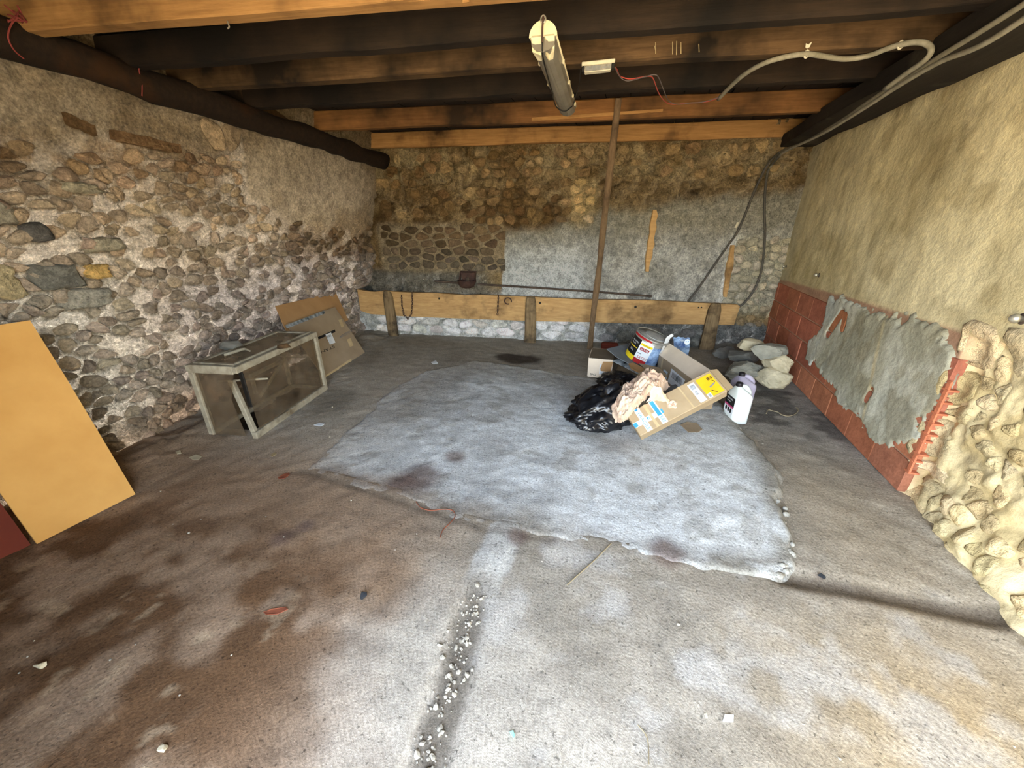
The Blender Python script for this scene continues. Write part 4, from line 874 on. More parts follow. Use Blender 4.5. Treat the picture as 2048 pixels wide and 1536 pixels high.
solo('dirt_clod', rock(G(568, 692, CH + .030), (.10, .06, .04), rot(.9), 5), 'joist_old', 'flat brown clod of dirt on the front top rail of crate', 'clod')
# flattened carton leaning on the wall behind the crate
f0, f1, f3 = np.array([-2.902, 2.909, .004]), np.array([-3.04, 3.744, .004]), np.array([-3.178, 2.855, .552]); f2 = f1 + f3 - f0
fn = nrm(np.cross(f1 - f0, f3 - f0)); fn = fn if fn @ (CAM - f0) > 0 else -fn; fe = nrm(f1 - f0); fu = nrm(np.cross(fn, fe)); fu = fu if fu[2] > 0 else -fu
fc = thing('flattened_carton', 'flattened brown cardboard box with white label leaning behind the glazed crate', 'carton', (f0 + f1) / 2 * np.array([1, 1, 0]))
part('front_panel', slab([f0, f1, f2, f3], .008), 'card_dull', fc)
bq = [GP(x, y, f0 - fn * .035, fn) for x, y in ((551, 612), (671, 584), (697, 640), (585, 690))]
part('back_panel', slab(bq, .008), 'card_kraft', fc)
def on_f(px, py, e=.0012): return GP(px, py, f0 + fn * e, fn)
part('tape_strip', slab([on_f(*q) for q in ((571, 651), (648, 621), (650, 627), (574, 657))], .001), 'board_print', fc)
part('tape_strip', slab([on_f(*q) for q in ((651, 751), (702, 717), (704, 724), (654, 757))], .001), 'tape_clear', fc)
part('tape_strip', slab([on_f(*q) for q in ((677, 640), (683, 638), (688, 653), (683, 655))], .001), 'tape_clear', fc); part('tape_strip', slab([on_f(*q) for q in ((694, 679), (701, 676), (707, 691), (700, 694))], .001), 'tape_clear', fc)
part('black_bar', slab([on_f(*q) for q in ((636, 674), (670, 659), (671, 664), (637, 679))], .001), 'print_black', fc)
part('address_label', slab([on_f(*q, .002) for q in ((651, 669), (662, 665), (671, 685), (660, 689))], .001), 'paper_white', fc)
q0, q1, q2 = on_f(652.5, 672, .0034), on_f(661.5, 668.5, .0034), on_f(655, 678, .0034); part('label_lines', bars(q0, nrm(q1 - q0), nrm(q2 - q0), np.linalg.norm(q1 - q0), np.linalg.norm(q2 - q0) * .7, 12, 8), 'print_grey', fc)
q0, q1 = on_f(668.5, 690, .0015), on_f(641, 702, .0015); part('printed_word', letters('STAN', q0, q1 - q0, nrm(on_f(671, 695) - on_f(668.5, 690)), .030, np.linalg.norm(q1 - q0)), 'print_black', fc)
part('scrawl', tube([on_f(*q, .002) for q in ((681, 674), (690, 668), (702, 663), (703, 661), (694, 664), (684, 670), (680, 675), (690, 671), (700, 666))], .0016, 4, 3), 'print_grey', fc)
# big carton sheet leaning at the left edge, and the red-brown board beside it
big_ = thing('folded_carton', 'large smooth tan cardboard sheet with a crease leaning at the left edge', 'carton', (-2.63, .88, 0))
c0, c1, c2, c3 = np.array([-2.642, .682, .006]), np.array([-2.618, 1.083, .006]), np.array([-2.781, 1.093, .717]), np.array([-2.805, .692, .717]); c4, c5 = np.array([-2.867, 1.099, 1.005]), np.array([-2.891, .698, 1.005])
part('lower_panel', slab([c0, c1, c2, c3], .012), 'card_big', big_); part('upper_panel', slab([c3, c2 + (c2 - c3) * .0, c4, c5], .012), 'card_big', big_)
q = c4 + (c5 - c4) * .87 - np.array([0, 0, .09]); part('torn_hole', slab([q + np.array([.003, 0, 0]) + d for d in (np.array([0, 0, 0]), np.array([0, .02, .004]), np.array([0, .026, .012]), np.array([0, .004, .016]))], .002), 'paper_white', big_)
solo('redbrown_board', slab([c0 + np.array([-.022, -.012, 0]), c0 + np.array([-.045, -.46, 0]), c3 + np.array([-.045, -.46, 0]), c3 + np.array([-.022, -.012, 0])], .012), 'card_red', 'dark red-brown board leaning left of the big tan cardboard sheet', 'board')
# ------------------------------------------------------------------ the heap of rubbish on the screed
def quadbox(name, p, ex, ey, ez, L, Wd, H, t, mat, par, open_top=True):
    """cardboard box from panels: p = lower front left corner, ex along the front, ey into depth, ez up"""
    q = lambda a, b, c: p + ex * a * L + ey * b * Wd + ez * c * H
    o = [part('front_panel', slab([q(0, 0, 0), q(1, 0, 0), q(1, 0, 1), q(0, 0, 1)], t), mat, par), part('back_panel', slab([q(0, 1, 0), q(1, 1, 0), q(1, 1, 1), q(0, 1, 1)], t), mat, par)]
    for a in (0, 1): o.append(part('side_panel', slab([q(a, 0, 0), q(a, 1, 0), q(a, 1, 1), q(a, 0, 1)], t), mat, par))
    o.append(part('bottom_panel', slab([q(0, 0, 0), q(1, 0, 0), q(1, 1, 0), q(0, 1, 0)], t), mat, par))
    if not open_top: o.append(part('top_panel', slab([q(0, 0, 1), q(1, 0, 1), q(1, 1, 1), q(0, 1, 1)], t), mat, par))
    return q
# small box at the left of the heap, closed, with a torn sticker
p0 = np.array([-.346, 3.728, .012]); ex = np.array([math.cos(.016), math.sin(.016), 0]); ey = np.array([-ex[1], ex[0], 0]); ez = np.array([0, 0, 1.0])
sb = thing('small_carton', 'small plain carton with half-peeled sticker at the left of rubbish heap', 'carton', p0 + ex * .12 + ey * .17)
q = quadbox('b', p0, ex, ey, ez, .235, .34, .20, .005, 'card_pale', sb, True)
part('top_flap', slab([q(0, 0, 1.0), q(1, 0, 1.0), q(1, 1, 1.0), q(0, 1, 1.0)], .005), 'card_brown', sb)
part('side_flap', slab([q(1.01, 0, 1.0), q(1.01, 0, .30), q(1.16, .35, .22), q(1.28, .75, .55), q(1.02, .95, 1.0)], .004), 'card_brown', sb)
part('sticker', slab([q(.47, -.006, .18), q(.93, -.006, .20), q(.96, -.006, .62), q(.47, -.006, .70)], .001), 'paper_white', sb)
part('torn_paper', slab([q(.52, -.012, .36), q(.93, -.012, .34), q(1.0, -.012, .90), q(.60, -.012, .86), q(.50, -.012, .5)], .002), 'card_kraft', sb)
part('printed_word', letters('BAG', q(.09, -.004, .08), ex, ez, .022, .056), 'print_black', sb)
part('sticker_lines', join(bars(q(.52, -.011, .29), ex, ez, .075, .010, 16, 2), bars(q(.52, -.011, .23), ex, ez, .035, .008, 6, 4)), 'print_grey', sb)
# sheets and boards under the paint bucket
bb0 = G(1281, 717, .228); ax = nrm(np.array([.34, -.10, 1.0]))
gb = np.array([GP(x, y, bb0 - ax * .004, ax) for x, y in ((1213.5, 697.5), (1234, 714), (1262, 729), (1300, 737), (1322, 734), (1332, 716), (1318, 694), (1262, 686))])
solo('grey_board', slab(gb, .006), 'board_grey', 'flat grey board lying under the paint bucket', 'board')
pb = thing('printed_pack', 'flat printed grey-white pack wedged under the grey board', 'pack', G(1260, 745, .1) * [1, 1, 0])
pq = [G(1226.5, 721.5, .205), G(1241, 715, .222), G(1299, 739, .178), G(1279, 748, .150)]
part('face', slab(pq, .012), 'board_print', pb)
e = pq[2] - pq[1]; nn = nrm(np.cross(pq[1] - pq[0], e)); nn = nn if nn @ (CAM - pq[0]) > 0 else -nn
def pqp(a, b): return (pq[0] * (1 - a) + pq[3] * a) * (1 - b) + (pq[1] * (1 - a) + pq[2] * a) * b + nn * .002
part('dark_print', slab([pqp(.5, .4), pqp(.98, .3), pqp(.98, .9), pqp(.55, .9)], .001), 'print_grey', pb); part('round_print', slab([pqp(.3 + .07 * math.cos(t), .62 + .25 * math.sin(t)) for t in np.linspace(0, 2 * PI, 10, endpoint=False)], .001), 'print_black', pb)
def crumple(ctrl, nu, nv, amp, sc, seed, name, mat, par, thick=.0015, wave=.0):
    """crumpled sheet through a net of measured points"""
    C_ = np.array(ctrl); a, b, _ = C_.shape; V = []
    for i in range(nu):
        s = i / (nu - 1) * (a - 1); i0 = min(int(s), a - 2); fs = s - i0; fs = fs * fs * (3 - 2 * fs) * .35 + fs * .65
        for j in range(nv):
            t = j / (nv - 1) * (b - 1); j0 = min(int(t), b - 2); ft = t - j0
            p = (C_[i0, j0] * (1 - fs) + C_[i0 + 1, j0] * fs) * (1 - ft) + (C_[i0, j0 + 1] * (1 - fs) + C_[i0 + 1, j0 + 1] * fs) * ft
            V.append(p)
    V = np.array(V); n1 = nz3(V, sc, seed, 2); n2 = nz3(V, sc * 2.7, seed + 9, 2); n5 = nz3(V, sc * 5.5, seed + 77, 2); n3 = nz3(V, sc, seed + 31, 2); n4 = nz3(V, sc, seed + 57, 2)
    V = V + np.stack([n3 * .5, n4 * .5, np.abs(n1) * 1.7 + np.abs(n2) * 1.0 + np.abs(n5) * .35 - .6], 1) * amp
    F = [tuple(f) for f in grid_faces(nu, nv)]
    W_ = V - np.array([0, 0, thick]); n = len(V); F = F + [tuple(i + n for i in f[::-1]) for f in F]
    o = part(name, (np.vstack([V, W_]), F), mat, par); return o
# black plastic: three separate pieces
def blob(name, c, s, label, seed, R=None, amp=.25, sub=5, slope=0.0):
    v, f = ico(sub); v = v.copy(); w = v + .14 * np.stack([nz3(v, 2.0, seed + 2, 2), nz3(v, 2.0, seed + 3, 2), nz3(v, 2.0, seed + 4, 2)], 1)
    n = np.abs(nz3(w, 1.6, seed, 2)) * 1.1 + np.abs(nz3(w * np.array([1, 1, 1.6]), 3.6, seed + 5, 2)) * .7 + np.abs(nz3(w, 8.0, seed + 7, 2)) * .28
    v = v * (1.12 - amp * n[:, None]); v[:, 2] *= 1 + slope * np.clip(v[:, 0], -1, 1)
    v = v * np.array(s)
    if R is not None: v = v @ R.T
    v = v + np.array(c); v[:, 2] = np.where(v[:, 2] < .012, .012 + (v[:, 2] - .012) * .02, v[:, 2])
    return solo(name, (v, f), 'bag_black', label, 'plastic bag', smooth=True)
c = G(1200, 822, .10); blob('black_bag', c, (.295, .205, .20), 'crumpled black bin bag lying at the left front of the heap', 3, rot(.75), .36, slope=.55)
c = G(1237, 766, .085); blob('black_bag', c, (.20, .15, .105), 'flattened black plastic bag between small carton and crumpled brown paper', 8, rot(.1), .34)
c = G(1320, 741, .10); blob('black_bag', c, (.11, .09, .11), 'black plastic bag squeezed between bucket and open box', 13, rot(.6), .34)
solo('carton_scrap', slab([G(1201, 774, .03), G(1214, 783, .03), G(1224, 768, .07), G(1213, 752, .10)], .005), 'card_kraft', 'small tilted carton scrap left of the blue-white wrapper', 'carton scrap')
bwp = thing('plastic_wrapper', 'pale blue-white plastic wrapper lying on the black bag', 'wrapper', G(1228, 780, .12))
crumple([[G(1208, 780, .20), G(1228, 787, .23), G(1232, 795, .23)], [G(1222, 771, .21), G(1232, 776, .24), G(1243, 768, .25)]], 8, 10, .012, 12, 2, 'sheet', 'plastic_bluewhite', bwp)
part('folded_edge', slab([G(1224, 793, .235), G(1229, 797, .235), G(1247, 769, .26), G(1241, 765, .26)], .008), 'plastic_bluewhite', bwp)
solo('carton_sheet', slab([G(1220, 815, .10), G(1231, 818, .10), G(1300, 752, .325), G(1292, 739, .30), G(1279, 745, .29)], .006), 'card_dull', 'flat drab carton sheet sloping up under the crumpled brown paper', 'carton sheet')
solo('torn_carton', slab([G(1257, 727, .245), G(1266, 725, .25), G(1300, 742, .245), G(1297, 752, .235), G(1278, 744, .24), G(1262, 736, .245)], .010), 'card_kraft', 'ragged torn carton strip on the edge of the grey board', 'carton scrap')
solo('grey_carton', slab([G(1278, 726, .27), G(1318, 735, .27), G(1336, 752, .235), G(1318, 756, .25), G(1300, 745, .26)], .006), 'card_dull', 'grey-brown carton flap behind the top of the crumpled paper', 'carton scrap')
kp = thing('crumpled_paper', 'crumpled sheet of tan and pinkish packing paper draped over the heap', 'paper', G(1265, 800, .0))
crumple([[G(1204, 842, .03), G(1218, 849, .04), G(1235, 851, .05), G(1254, 849, .06)],
         [G(1216, 816, .16), G(1232, 822, .23), G(1246, 832, .24), G(1262, 828, .20)],
         [G(1236, 788, .26), G(1250, 797, .32), G(1266, 808, .32), G(1280, 808, .26)],
         [G(1252, 770, .30), G(1268, 778, .37), G(1284, 790, .37), G(1300, 790, .29)],
         [G(1278, 752, .34), G(1290, 756, .42), G(1308, 768, .42), G(1330, 782, .31)],
         [G(1293, 739, .37), G(1308, 743, .43), G(1322, 752, .42), G(1338, 770, .33)]], 84, 60, .034, 8, 4, 'sheet', 'paper_kraft', kp)
crumple([[G(1300, 772, .40), G(1300, 792, .33), G(1292, 804, .27)], [G(1322, 775, .41), G(1322, 790, .36), G(1316, 800, .30)], [G(1330, 790, .35), G(1330, 797, .33), G(1328, 802, .31)], [G(1340, 801, .31), G(1338, 805, .30), G(1336, 808, .29)]], 22, 14, .016, 14, 7, 'pale_fold', 'paper_tan', kp)
v, f = ico(3); n = np.abs(nz3(v, 2.2, 4.0, 3)); c = G(1345, 811, .275); part('twisted_end', (v * (1 - .5 * n[:, None]) * np.array([.050, .045, .045]) + c, f), 'paper_kraft', kp)
v, f = ico(3); n = np.abs(nz3(v, 2.2, 14.0, 3)); c = G(1213, 838, .06); part('crushed_end', (v * (1 - .5 * n[:, None]) * np.array([.05, .05, .045]) + c, f), 'paper_tan', kp)
# long box on top, propped on the open box behind it
PB = np.array([.177, 2.531, .034]); RBX = rot(.381, -.521, .549); LX, LY, LZ = .647, .192, .085
def lbp(x, y, z=LZ): return PB + RBX @ np.array([x, y, z])
lb = thing('long_carton', 'long narrow carton with blue and white tape propped across the front of heap', 'carton', PB * [1, 1, 0])
v, f = box((LX / 2, LY / 2, LZ / 2), (LX, LY, LZ), None, .004); part('body', (v @ RBX.T + PB, f), 'card_long', lb)
bx, by_ = RBX[:, 0], RBX[:, 1]; bz = RBX[:, 2]
def stick(name, x0, x1, y0, y1, mat, e=.0012): return part(name, slab([lbp(x0, y0, LZ + e), lbp(x1, y0, LZ + e), lbp(x1, y1, LZ + e), lbp(x0, y1, LZ + e)], .001), mat, lb)
stick('white_tape', .058, .096, 0, LY, 'paper_white'); stick('white_tape', .172, .214, 0, LY, 'paper_white'); stick('white_tape', .0, .172, .064, .104, 'paper_white', .0009)
stick('blue_print', .178, .206, .066, LY - .004, 'print_blue', .0022); stick('blue_print', .0, .028, .066, .100, 'print_blue', .0022); stick('clear_tape', .128, .148, 0, LY, 'tape_clear', .0018)
stick('blue_print', .212, .226, .07, .105, 'print_blue', .0022); stick('blue_print', .104, .112, .076, .100, 'print_blue', .0026); stick('blue_print', .062, .082, LY - .018, LY - .004, 'print_blue', .0026)
part('tape_lettering', letters('FRAGILE', lbp(.064, .155, LZ + .0026), -by_, bx, .024, .145), 'print_blue', lb)
part('tape_lettering', letters('BAS', lbp(.180, .058, LZ + .0026), -by_, bx, .024, .048), 'print_blue', lb); part('tape_lettering', letters('X', lbp(.112, .096, LZ + .0026), -by_, bx, .014, .024), 'print_blue', lb)
stick('shipping_label', .460, .507, .010, .168, 'paper_white'); 
part('label_print', bars(lbp(.466, .115, LZ + .003), by_, bx, .040, .034, 14, 3), 'print_grey', lb); part('label_print', bars(lbp(.470, .070, LZ + .003), by_, bx, .030, .018, 8, 6), 'print_grey', lb); part('label_print', bars(lbp(.468, .02, LZ + .003), by_, bx, .03, .004, 5, 9), 'print_grey', lb)
stick('yellow_label', .524, .632, .012, .172, 'print_yellow'); part('label_print', bars(lbp(.590, .128, LZ + .003), bx, by_, .036, .022, 5, 2), 'print_black', lb)
part('tool_drawing', slab([lbp(.572, .074, LZ + .003), lbp(.618, .088, LZ + .003), lbp(.617, .098, LZ + .003), lbp(.571, .084, LZ + .003)], .0008), 'print_grey', lb)
part('tool_drawing', slab([lbp(.566, .052, LZ + .003), lbp(.592, .024, LZ + .003), lbp(.595, .027, LZ + .003), lbp(.569, .056, LZ + .003)], .0008), 'print_black', lb)
part('tool_drawing', slab([lbp(.610, .118, LZ + .003), lbp(.620, .096, LZ + .003), lbp(.624, .100, LZ + .003), lbp(.614, .120, LZ + .003)], .0008), 'print_black', lb)
stick('small_label', .524, .552, .008, .044, 'paper_white', .0022); part('label_print', bars(lbp(.529, .013, LZ + .004), bx, by_, .018, .026, 7, 5), 'print_grey', lb)
stick('clear_tape', .400, .410, 0, LY, 'tape_clear'); part('end_flap', slab([lbp(LX + .002, 0, LZ), lbp(LX + .05, .01, LZ - .02), lbp(LX + .05, LY - .01, LZ - .02), lbp(LX + .002, LY, LZ)], .004), 'card_long', lb)
# open box standing behind it
p1, p2 = G(1319, 708, .33), G(1389, 759, .33); ex = nrm(p2 - p1); L1 = np.linalg.norm(p2 - p1); ey = np.array([-ex[1], ex[0], 0]); ey = ey if ey @ _f0 > 0 else -ey
ob = thing('open_carton', 'brown carton with barcode label and one pale flap standing wide open', 'carton', (p1 + p2) / 2 * [1, 1, 0])
P_ = p1 * [1, 1, 0] + np.array([0, 0, .07]); q = quadbox('b', P_, ex, ey, np.array([0, 0, 1.0]), L1, .19, .255, .005, 'card_dull', ob)
part('long_flap', slab([q(0, -.03, 1.0), q(1.02, -.03, 1.0), G(1421, 740, .42), G(1338, 686, .42)], .006), 'card_pale', ob)
n_ = -ey
def obp(a, c, e=.002): return q(a, 0, c) + n_ * e
part('barcode_label', slab([obp(.36, .30), obp(.74, .30), obp(.80, .80), obp(.42, .84)], .001), 'paper_white', ob); part('barcode', bars(obp(.46, .55, .004), ex, np.array([0, 0, 1.0]), L1 * .28, .055, 14, 4), 'print_black', ob)
part('small_label', slab([obp(.20, .34), obp(.33, .34), obp(.33, .62), obp(.20, .62)], .001), 'plastic_bluewhite', ob); part('label_print', slab([obp(.24, .42, .004), obp(.29, .42, .004), obp(.29, .54, .004), obp(.24, .54, .004)], .001), 'print_black', ob)
part('clear_tape', slab([obp(.10, .25), obp(.14, .25), obp(.14, 1), obp(.10, 1)], .001), 'tape_clear', ob)
solo('grey_packing', slab([G(1330, 774, .17), G(1360, 766, .19), G(1386, 767, .2), G(1366, 788, .17), G(1334, 798, .16)], .018), 'print_grey', 'dark grey packing board between open box and long carton', 'board')
# printed film pouch and white paper strip behind the flap
po_ = thing('film_pouch', 'grey-blue printed plastic pouch standing behind the pale box flap', 'pouch', G(1365, 708, .16))
crumple([[G(1347, 675, .44), G(1364, 676, .44), G(1380, 677, .43)], [G(1348, 692, .34), G(1362, 694, .35), G(1379, 695, .34)], [G(1352, 712, .22), G(1364, 714, .22), G(1377, 713, .22)]], 18, 14, .012, 10, 21, 'film', 'print_sky', po_)
e0 = G(1371.5, 682, .445); part('round_emblem', lathe([(.0, 0), (.026, 0), (.026, .002), (.0, .002)], 18, np.stack([_r, [0, 0, 1], -_f0], 1), e0 - _f0 * .03, False), 'paper_white', po_)
for s in (-1, 1): part('emblem_eye', lathe([(.0, 0), (.0055, 0), (.0055, .001), (.0, .001)], 8, np.stack([_r, [0, 0, 1], -_f0], 1), e0 - _f0 * .033 + _r * .010 * s + np.array([0, 0, .003]), False), 'print_blue', po_)
part('printed_word', letters('MIX', G(1357, 681, .45) - _f0 * .03, _r, np.array([0, 0, 1.0]), .014, .036), 'paper_white', po_)
ws = thing('white_paper_strip', 'bent white paper strip sticking up right of the paint bucket', 'paper', G(1328, 700, .25))
crumple([[G(1318, 709, .34), G(1324, 704, .35)], [G(1326, 693, .41), G(1335, 688, .42)], [G(1332, 676, .48), G(1341, 675, .48)], [G(1344, 667, .52), G(1347, 671, .50)]], 14, 6, .008, 9, 17, 'strip', 'paper_white', ws)
# paint bucket, tilted
rx = nrm(np.cross([0, 1, 0], ax)); ry = np.cross(ax, rx); RK = np.stack([rx, ry, ax], 1); R0, H0 = .158, .262
bk = thing('paint_bucket', 'tilted metal paint bucket with red, black and white label on the heap', 'paint bucket', bb0)
sgn = 1
part('drum', lathe([(R0 * .96, 0), (R0, .006), (R0, H0 - .03), (R0 * .985, H0 - .026), (R0 * .985, H0 - .012), (R0 * 1.01, H0 - .006), (R0 * 1.01, H0)], 40, RK, bb0), 'tin', bk, True)
part('lid', lathe([(R0 * 1.03, H0 - .016), (R0 * 1.04, H0 - .004), (R0 * 1.02, H0 + .006), (R0 * .93, H0 + .004), (R0 * .90, H0 - .006), (R0 * .02, H0 - .004)], 40, RK, bb0), 'tin', bk, True)
part('lid_disc', lathe([(R0 * .62, H0 - .007), (R0 * .66, H0 + .001), (R0 * .60, H0 + .003), (.001, H0 + .003)], 32, RK, bb0 + rx * .028 + ry * .01), 'tin_lid', bk, True)
vc = -_f0 * 1.0; a_c = math.atan2(vc @ ry, vc @ rx)                     # the side turned to the doorway
def cyl(a, z, e=.0012): th = a_c + a; return bb0 + rx * (R0 + e) * math.cos(th) + ry * (R0 + e) * math.sin(th) + ax * z
def wrap(name, a0, a1, z0, z1, mat, e=.0015):
    n = max(3, int(abs(a1 - a0) / .10) + 2); V = [cyl(a, z, e) for a in np.linspace(a0, a1, n) for z in (z0, z1)]; return part(name, (np.array(V), [(2 * k, 2 * k + 2, 2 * k + 3, 2 * k + 1) for k in range(n - 1)]), mat, bk)
wrap('black_label', -1.75, -.84, .055, .225, 'print_black'); wrap('yellow_band', -1.75, -.84, .006, .055, 'print_lemon'); wrap('white_label', -.84, -.06, .050, .225, 'paper_white'); wrap('red_band', -.84, -.06, .004, .050, 'print_red')
wrap('picture_label', -.06, 1.05, .006, .205, 'print_sky'); wrap('red_rim', -1.6, -.28, H0 - .022, H0 - .002, 'print_red', .008)
wrap('yellow_strip', -.80, -.09, .182, .204, 'print_lemon', .0024); wrap('red_plate', -.74, -.18, .136, .166, 'print_red', .0024); wrap('grey_line', -.76, -.54, .100, .108, 'print_grey', .0024)
wrap('yellow_line', -1.6, -.92, .130, .137, 'print_lemon', .0024)
def cyltext(name, s, a0, a1, z0, z1, mat, e=.0032):
    v, f, w = text_vf(s); part(name, (np.array([cyl(a0 + (a1 - a0) * p[0] / w, z0 + (z1 - z0) * p[1], e) for p in v]), f), mat, bk)
cyltext('lettering', 'NOVIA', -.70, -.22, .140, .161, 'paper_white'); cyltext('lettering', 'SATIN', -.68, -.12, .056, .084, 'print_red'); cyltext('lettering', 'EXTERIEUR', -.66, -.22, .186, .199, 'print_black')
cyltext('lettering', 'PEINTURE', -1.5, -.98, .180, .194, 'paper_white'); cyltext('lettering', 'MURS', -1.5, -1.12, .158, .170, 'paper_white'); cyltext('lettering', '10 L', -1.4, -1.1, .090, .110, 'paper_white')
# two jugs at the right of the heap
def jug(o, F0, ex, w1, w2, h, mat, label):
    ez = np.array([0, 0, 1.0]); ey = np.cross(ez, ex); V = []
    secs = [(0, .86, .86, 0, 0), (.012, .97, .97, 0, 0), (.03, 1, 1, 0, 0), (.55, 1, 1, 0, 0), (.70, 1.0, 1.0, 0, 0), (.755, .96, .96, 0, 0), (.83, .72, .80, -.06, .02), (.90, .44, .52, -.14, .03), (.945, .30, .34, -.18, .03), (.955, .26, .30, -.18, .03), (.96, .24, .28, -.18, .03)]
    n = 28; c0 = F0 + ex * w1 / 2 + ey * w2 / 2
    for (z, a, b, dx, dy) in secs:
        for k in range(n):
            t = 2 * PI * k / n + PI / n; pw = .38 if z < .8 else .38 + (z - .8) * 3.5
            x = np.sign(math.cos(t)) * abs(math.cos(t)) ** pw * w1 / 2 * a; y = np.sign(math.sin(t)) * abs(math.sin(t)) ** pw * w2 / 2 * b
            V.append(c0 + ex * (x + dx * w1) + ey * (y + dy * w2) + ez * z * h)
    m = len(secs); Fc = [(i * n + k, i * n + (k + 1) % n, (i + 1) * n + (k + 1) % n, (i + 1) * n + k) for i in range(m - 1) for k in range(n)] + [tuple(range(n - 1, -1, -1)), tuple(range((m - 1) * n, m * n))]
    part('body', (np.array(V), Fc), mat, o, True); nk = c0 + ex * -.18 * w1 + ey * .03 * w2
    R_ = np.stack([ex, ey, ez], 1); part('cap', lathe([(.0235, h * .95), (.024, h * .955), (.024, h * 1.03), (.021, h * 1.045), (.001, h * 1.045)], 18, R_, nk), 'cap_black', o, True)
    part('handle', tube([nk + ex * .012 + ez * h * .915, nk + ex * .045 + ez * h * .935, c0 + ex * w1 * .30 + ez * h * .885, c0 + ex * w1 * .46 + ez * h * .79, c0 + ex * w1 * .49 + ez * h * .70], [.017, .018, .019, .019, .016], 10, 5), mat, o, True)
    return c0, ey
F0 = G(1461.5, 852, 0) + np.array([0, 0, .012]); Rr = G(1488, 852.5, 0); e1 = nrm((Rr - F0) * [1, 1, 0]); e2 = np.cross([0, 0, 1.0], e1)
jg = thing('white_jug', 'white plastic jug with black cap standing at the right end of the heap', 'jug', F0 + e1 * .06 + e2 * .08)
c0, e2 = jug(jg, F0, e1, .128, .165, .305, 'jug_white', '')
def jl(y, z, e=.0016): return F0 - e1 * e + e2 * y + np.array([0, 0, z])
part('white_label', slab([jl(.018, .06), jl(.15, .06), jl(.15, .205), jl(.018, .205)], .001), 'paper_white', jg); part('black_label', slab([jl(.018, .135, .0026), jl(.15, .135, .0026), jl(.15, .205, .0026), jl(.018, .205, .0026)], .001), 'print_black', jg)
part('magenta_stripe', slab([jl(.018, .120, .0026), jl(.15, .120, .0026), jl(.15, .135, .0026), jl(.018, .135, .0026)], .001), 'print_magenta', jg)
for y in (.05, .085, .12): part('round_mark', slab([jl(y + .013 * math.cos(t), .095 + .020 * math.sin(t), .0026) for t in np.linspace(0, 2 * PI, 12, endpoint=False)], .001), 'print_black', jg)
part('label_lines', bars(jl(.125, .160, .004), -e2, np.array([0, 0, 1.0]), .06, .007, 7, 3), 'paper_white', jg); part('label_lines', bars(jl(.13, .180, .004), -e2, np.array([0, 0, 1.0]), .085, .012, 8, 6), 'paper_white', jg)
jc = G(1484, 748, .315); F1 = np.array([jc[0], jc[1], .014]) - e1 * .045 - e2 * .085
jg2 = thing('lilac_jug', 'lilac translucent plastic jug half hidden behind the white jug', 'jug', F1 + e1 * .06 + e2 * .08); jug(jg2, F1, e1, .15, .165, .30, 'jug_lilac', '')

# ------------------------------------------------------------------ heap of stones in the far right corner
ST = [((1546, 752, .14), (.34, .24, .17), .1, 'stone_pale', 'pale flat-bottomed stone at the front foot of the stone heap', 1),
      ((1490, 742, .12), (.36, .30, .20), .5, 'stone_grey', 'big grey-brown stone at the left front foot of the stone heap', 2),
      ((1549, 724, .26), (.30, .25, .19), -.3, 'stone_pale', 'large pale stone leaning on the red bricks above the front stone', 3),
      ((1486, 712, .20), (.30, .22, .15), .3, 'stone_dark', 'dark grey slab of stone on the left side of the stone heap', 4),
      ((1530, 700, .36), (.28, .22, .13), .2, 'stone_grey', 'smooth grey stone lying on top of the stone heap', 6),
      ((1495, 690, .34), (.23, .15, .10), -.2, 'stone_pale', 'narrow pale stone at the top left of the stone heap', 7),
      ((1449, 706, .10), (.20, .16, .11), .4, 'stone_dark', 'small dark stone lying left of the stone heap below the plank', 9),
      ((1480, 726, .09), (.14, .12, .09), .9, 'stone_grey', 'small grey stone wedged at the left edge of the stone heap', 12)]
def boulder(c, s, R, seed):
    r = np.random.default_rng(seed); v, f = ico(4); N = r.normal(size=(12, 3)); N /= np.linalg.norm(N, axis=1)[:, None]; hh = r.uniform(.58, .95, 12)
    d = v @ N.T; q = np.where(d > .05, hh / np.maximum(d, .05), 9).min(1); q = np.minimum(q, 1.25)
    P = v * q[:, None]; P = P * (1.12 + .07 * nz3(P, 2.2, seed)[:, None] + .05 * nz3(P, 7, seed + 3.0)[:, None]); P = P * np.array(s) / 2
    return P @ R.T + np.array(c), f
for (c, s, a, m_, lb_, sd_) in ST: solo('loose_stone', boulder(G(*c), np.array(s) * .94, rot(a, random.uniform(-.2, .2), random.uniform(-.2, .2)), sd_), m_, lb_, 'stone', 'stones heaped in the far right corner')
v, f = box(G(1219, 693, .05), (.20, .10, .09), rot(.1), .012); solo('old_brick', (v, f), 'terra_brick' if 'terra_brick' in MATS else 'card_red', 'dusty pinkish brick lying at the wall foot behind the small carton', 'brick')
v, f = box(G(1244, 692, .05), (.12, .09, .08), rot(.3), .012); solo('broken_brick', (v, f), 'stone_dark', 'broken grey brick at the wall foot next to the pinkish brick', 'brick')

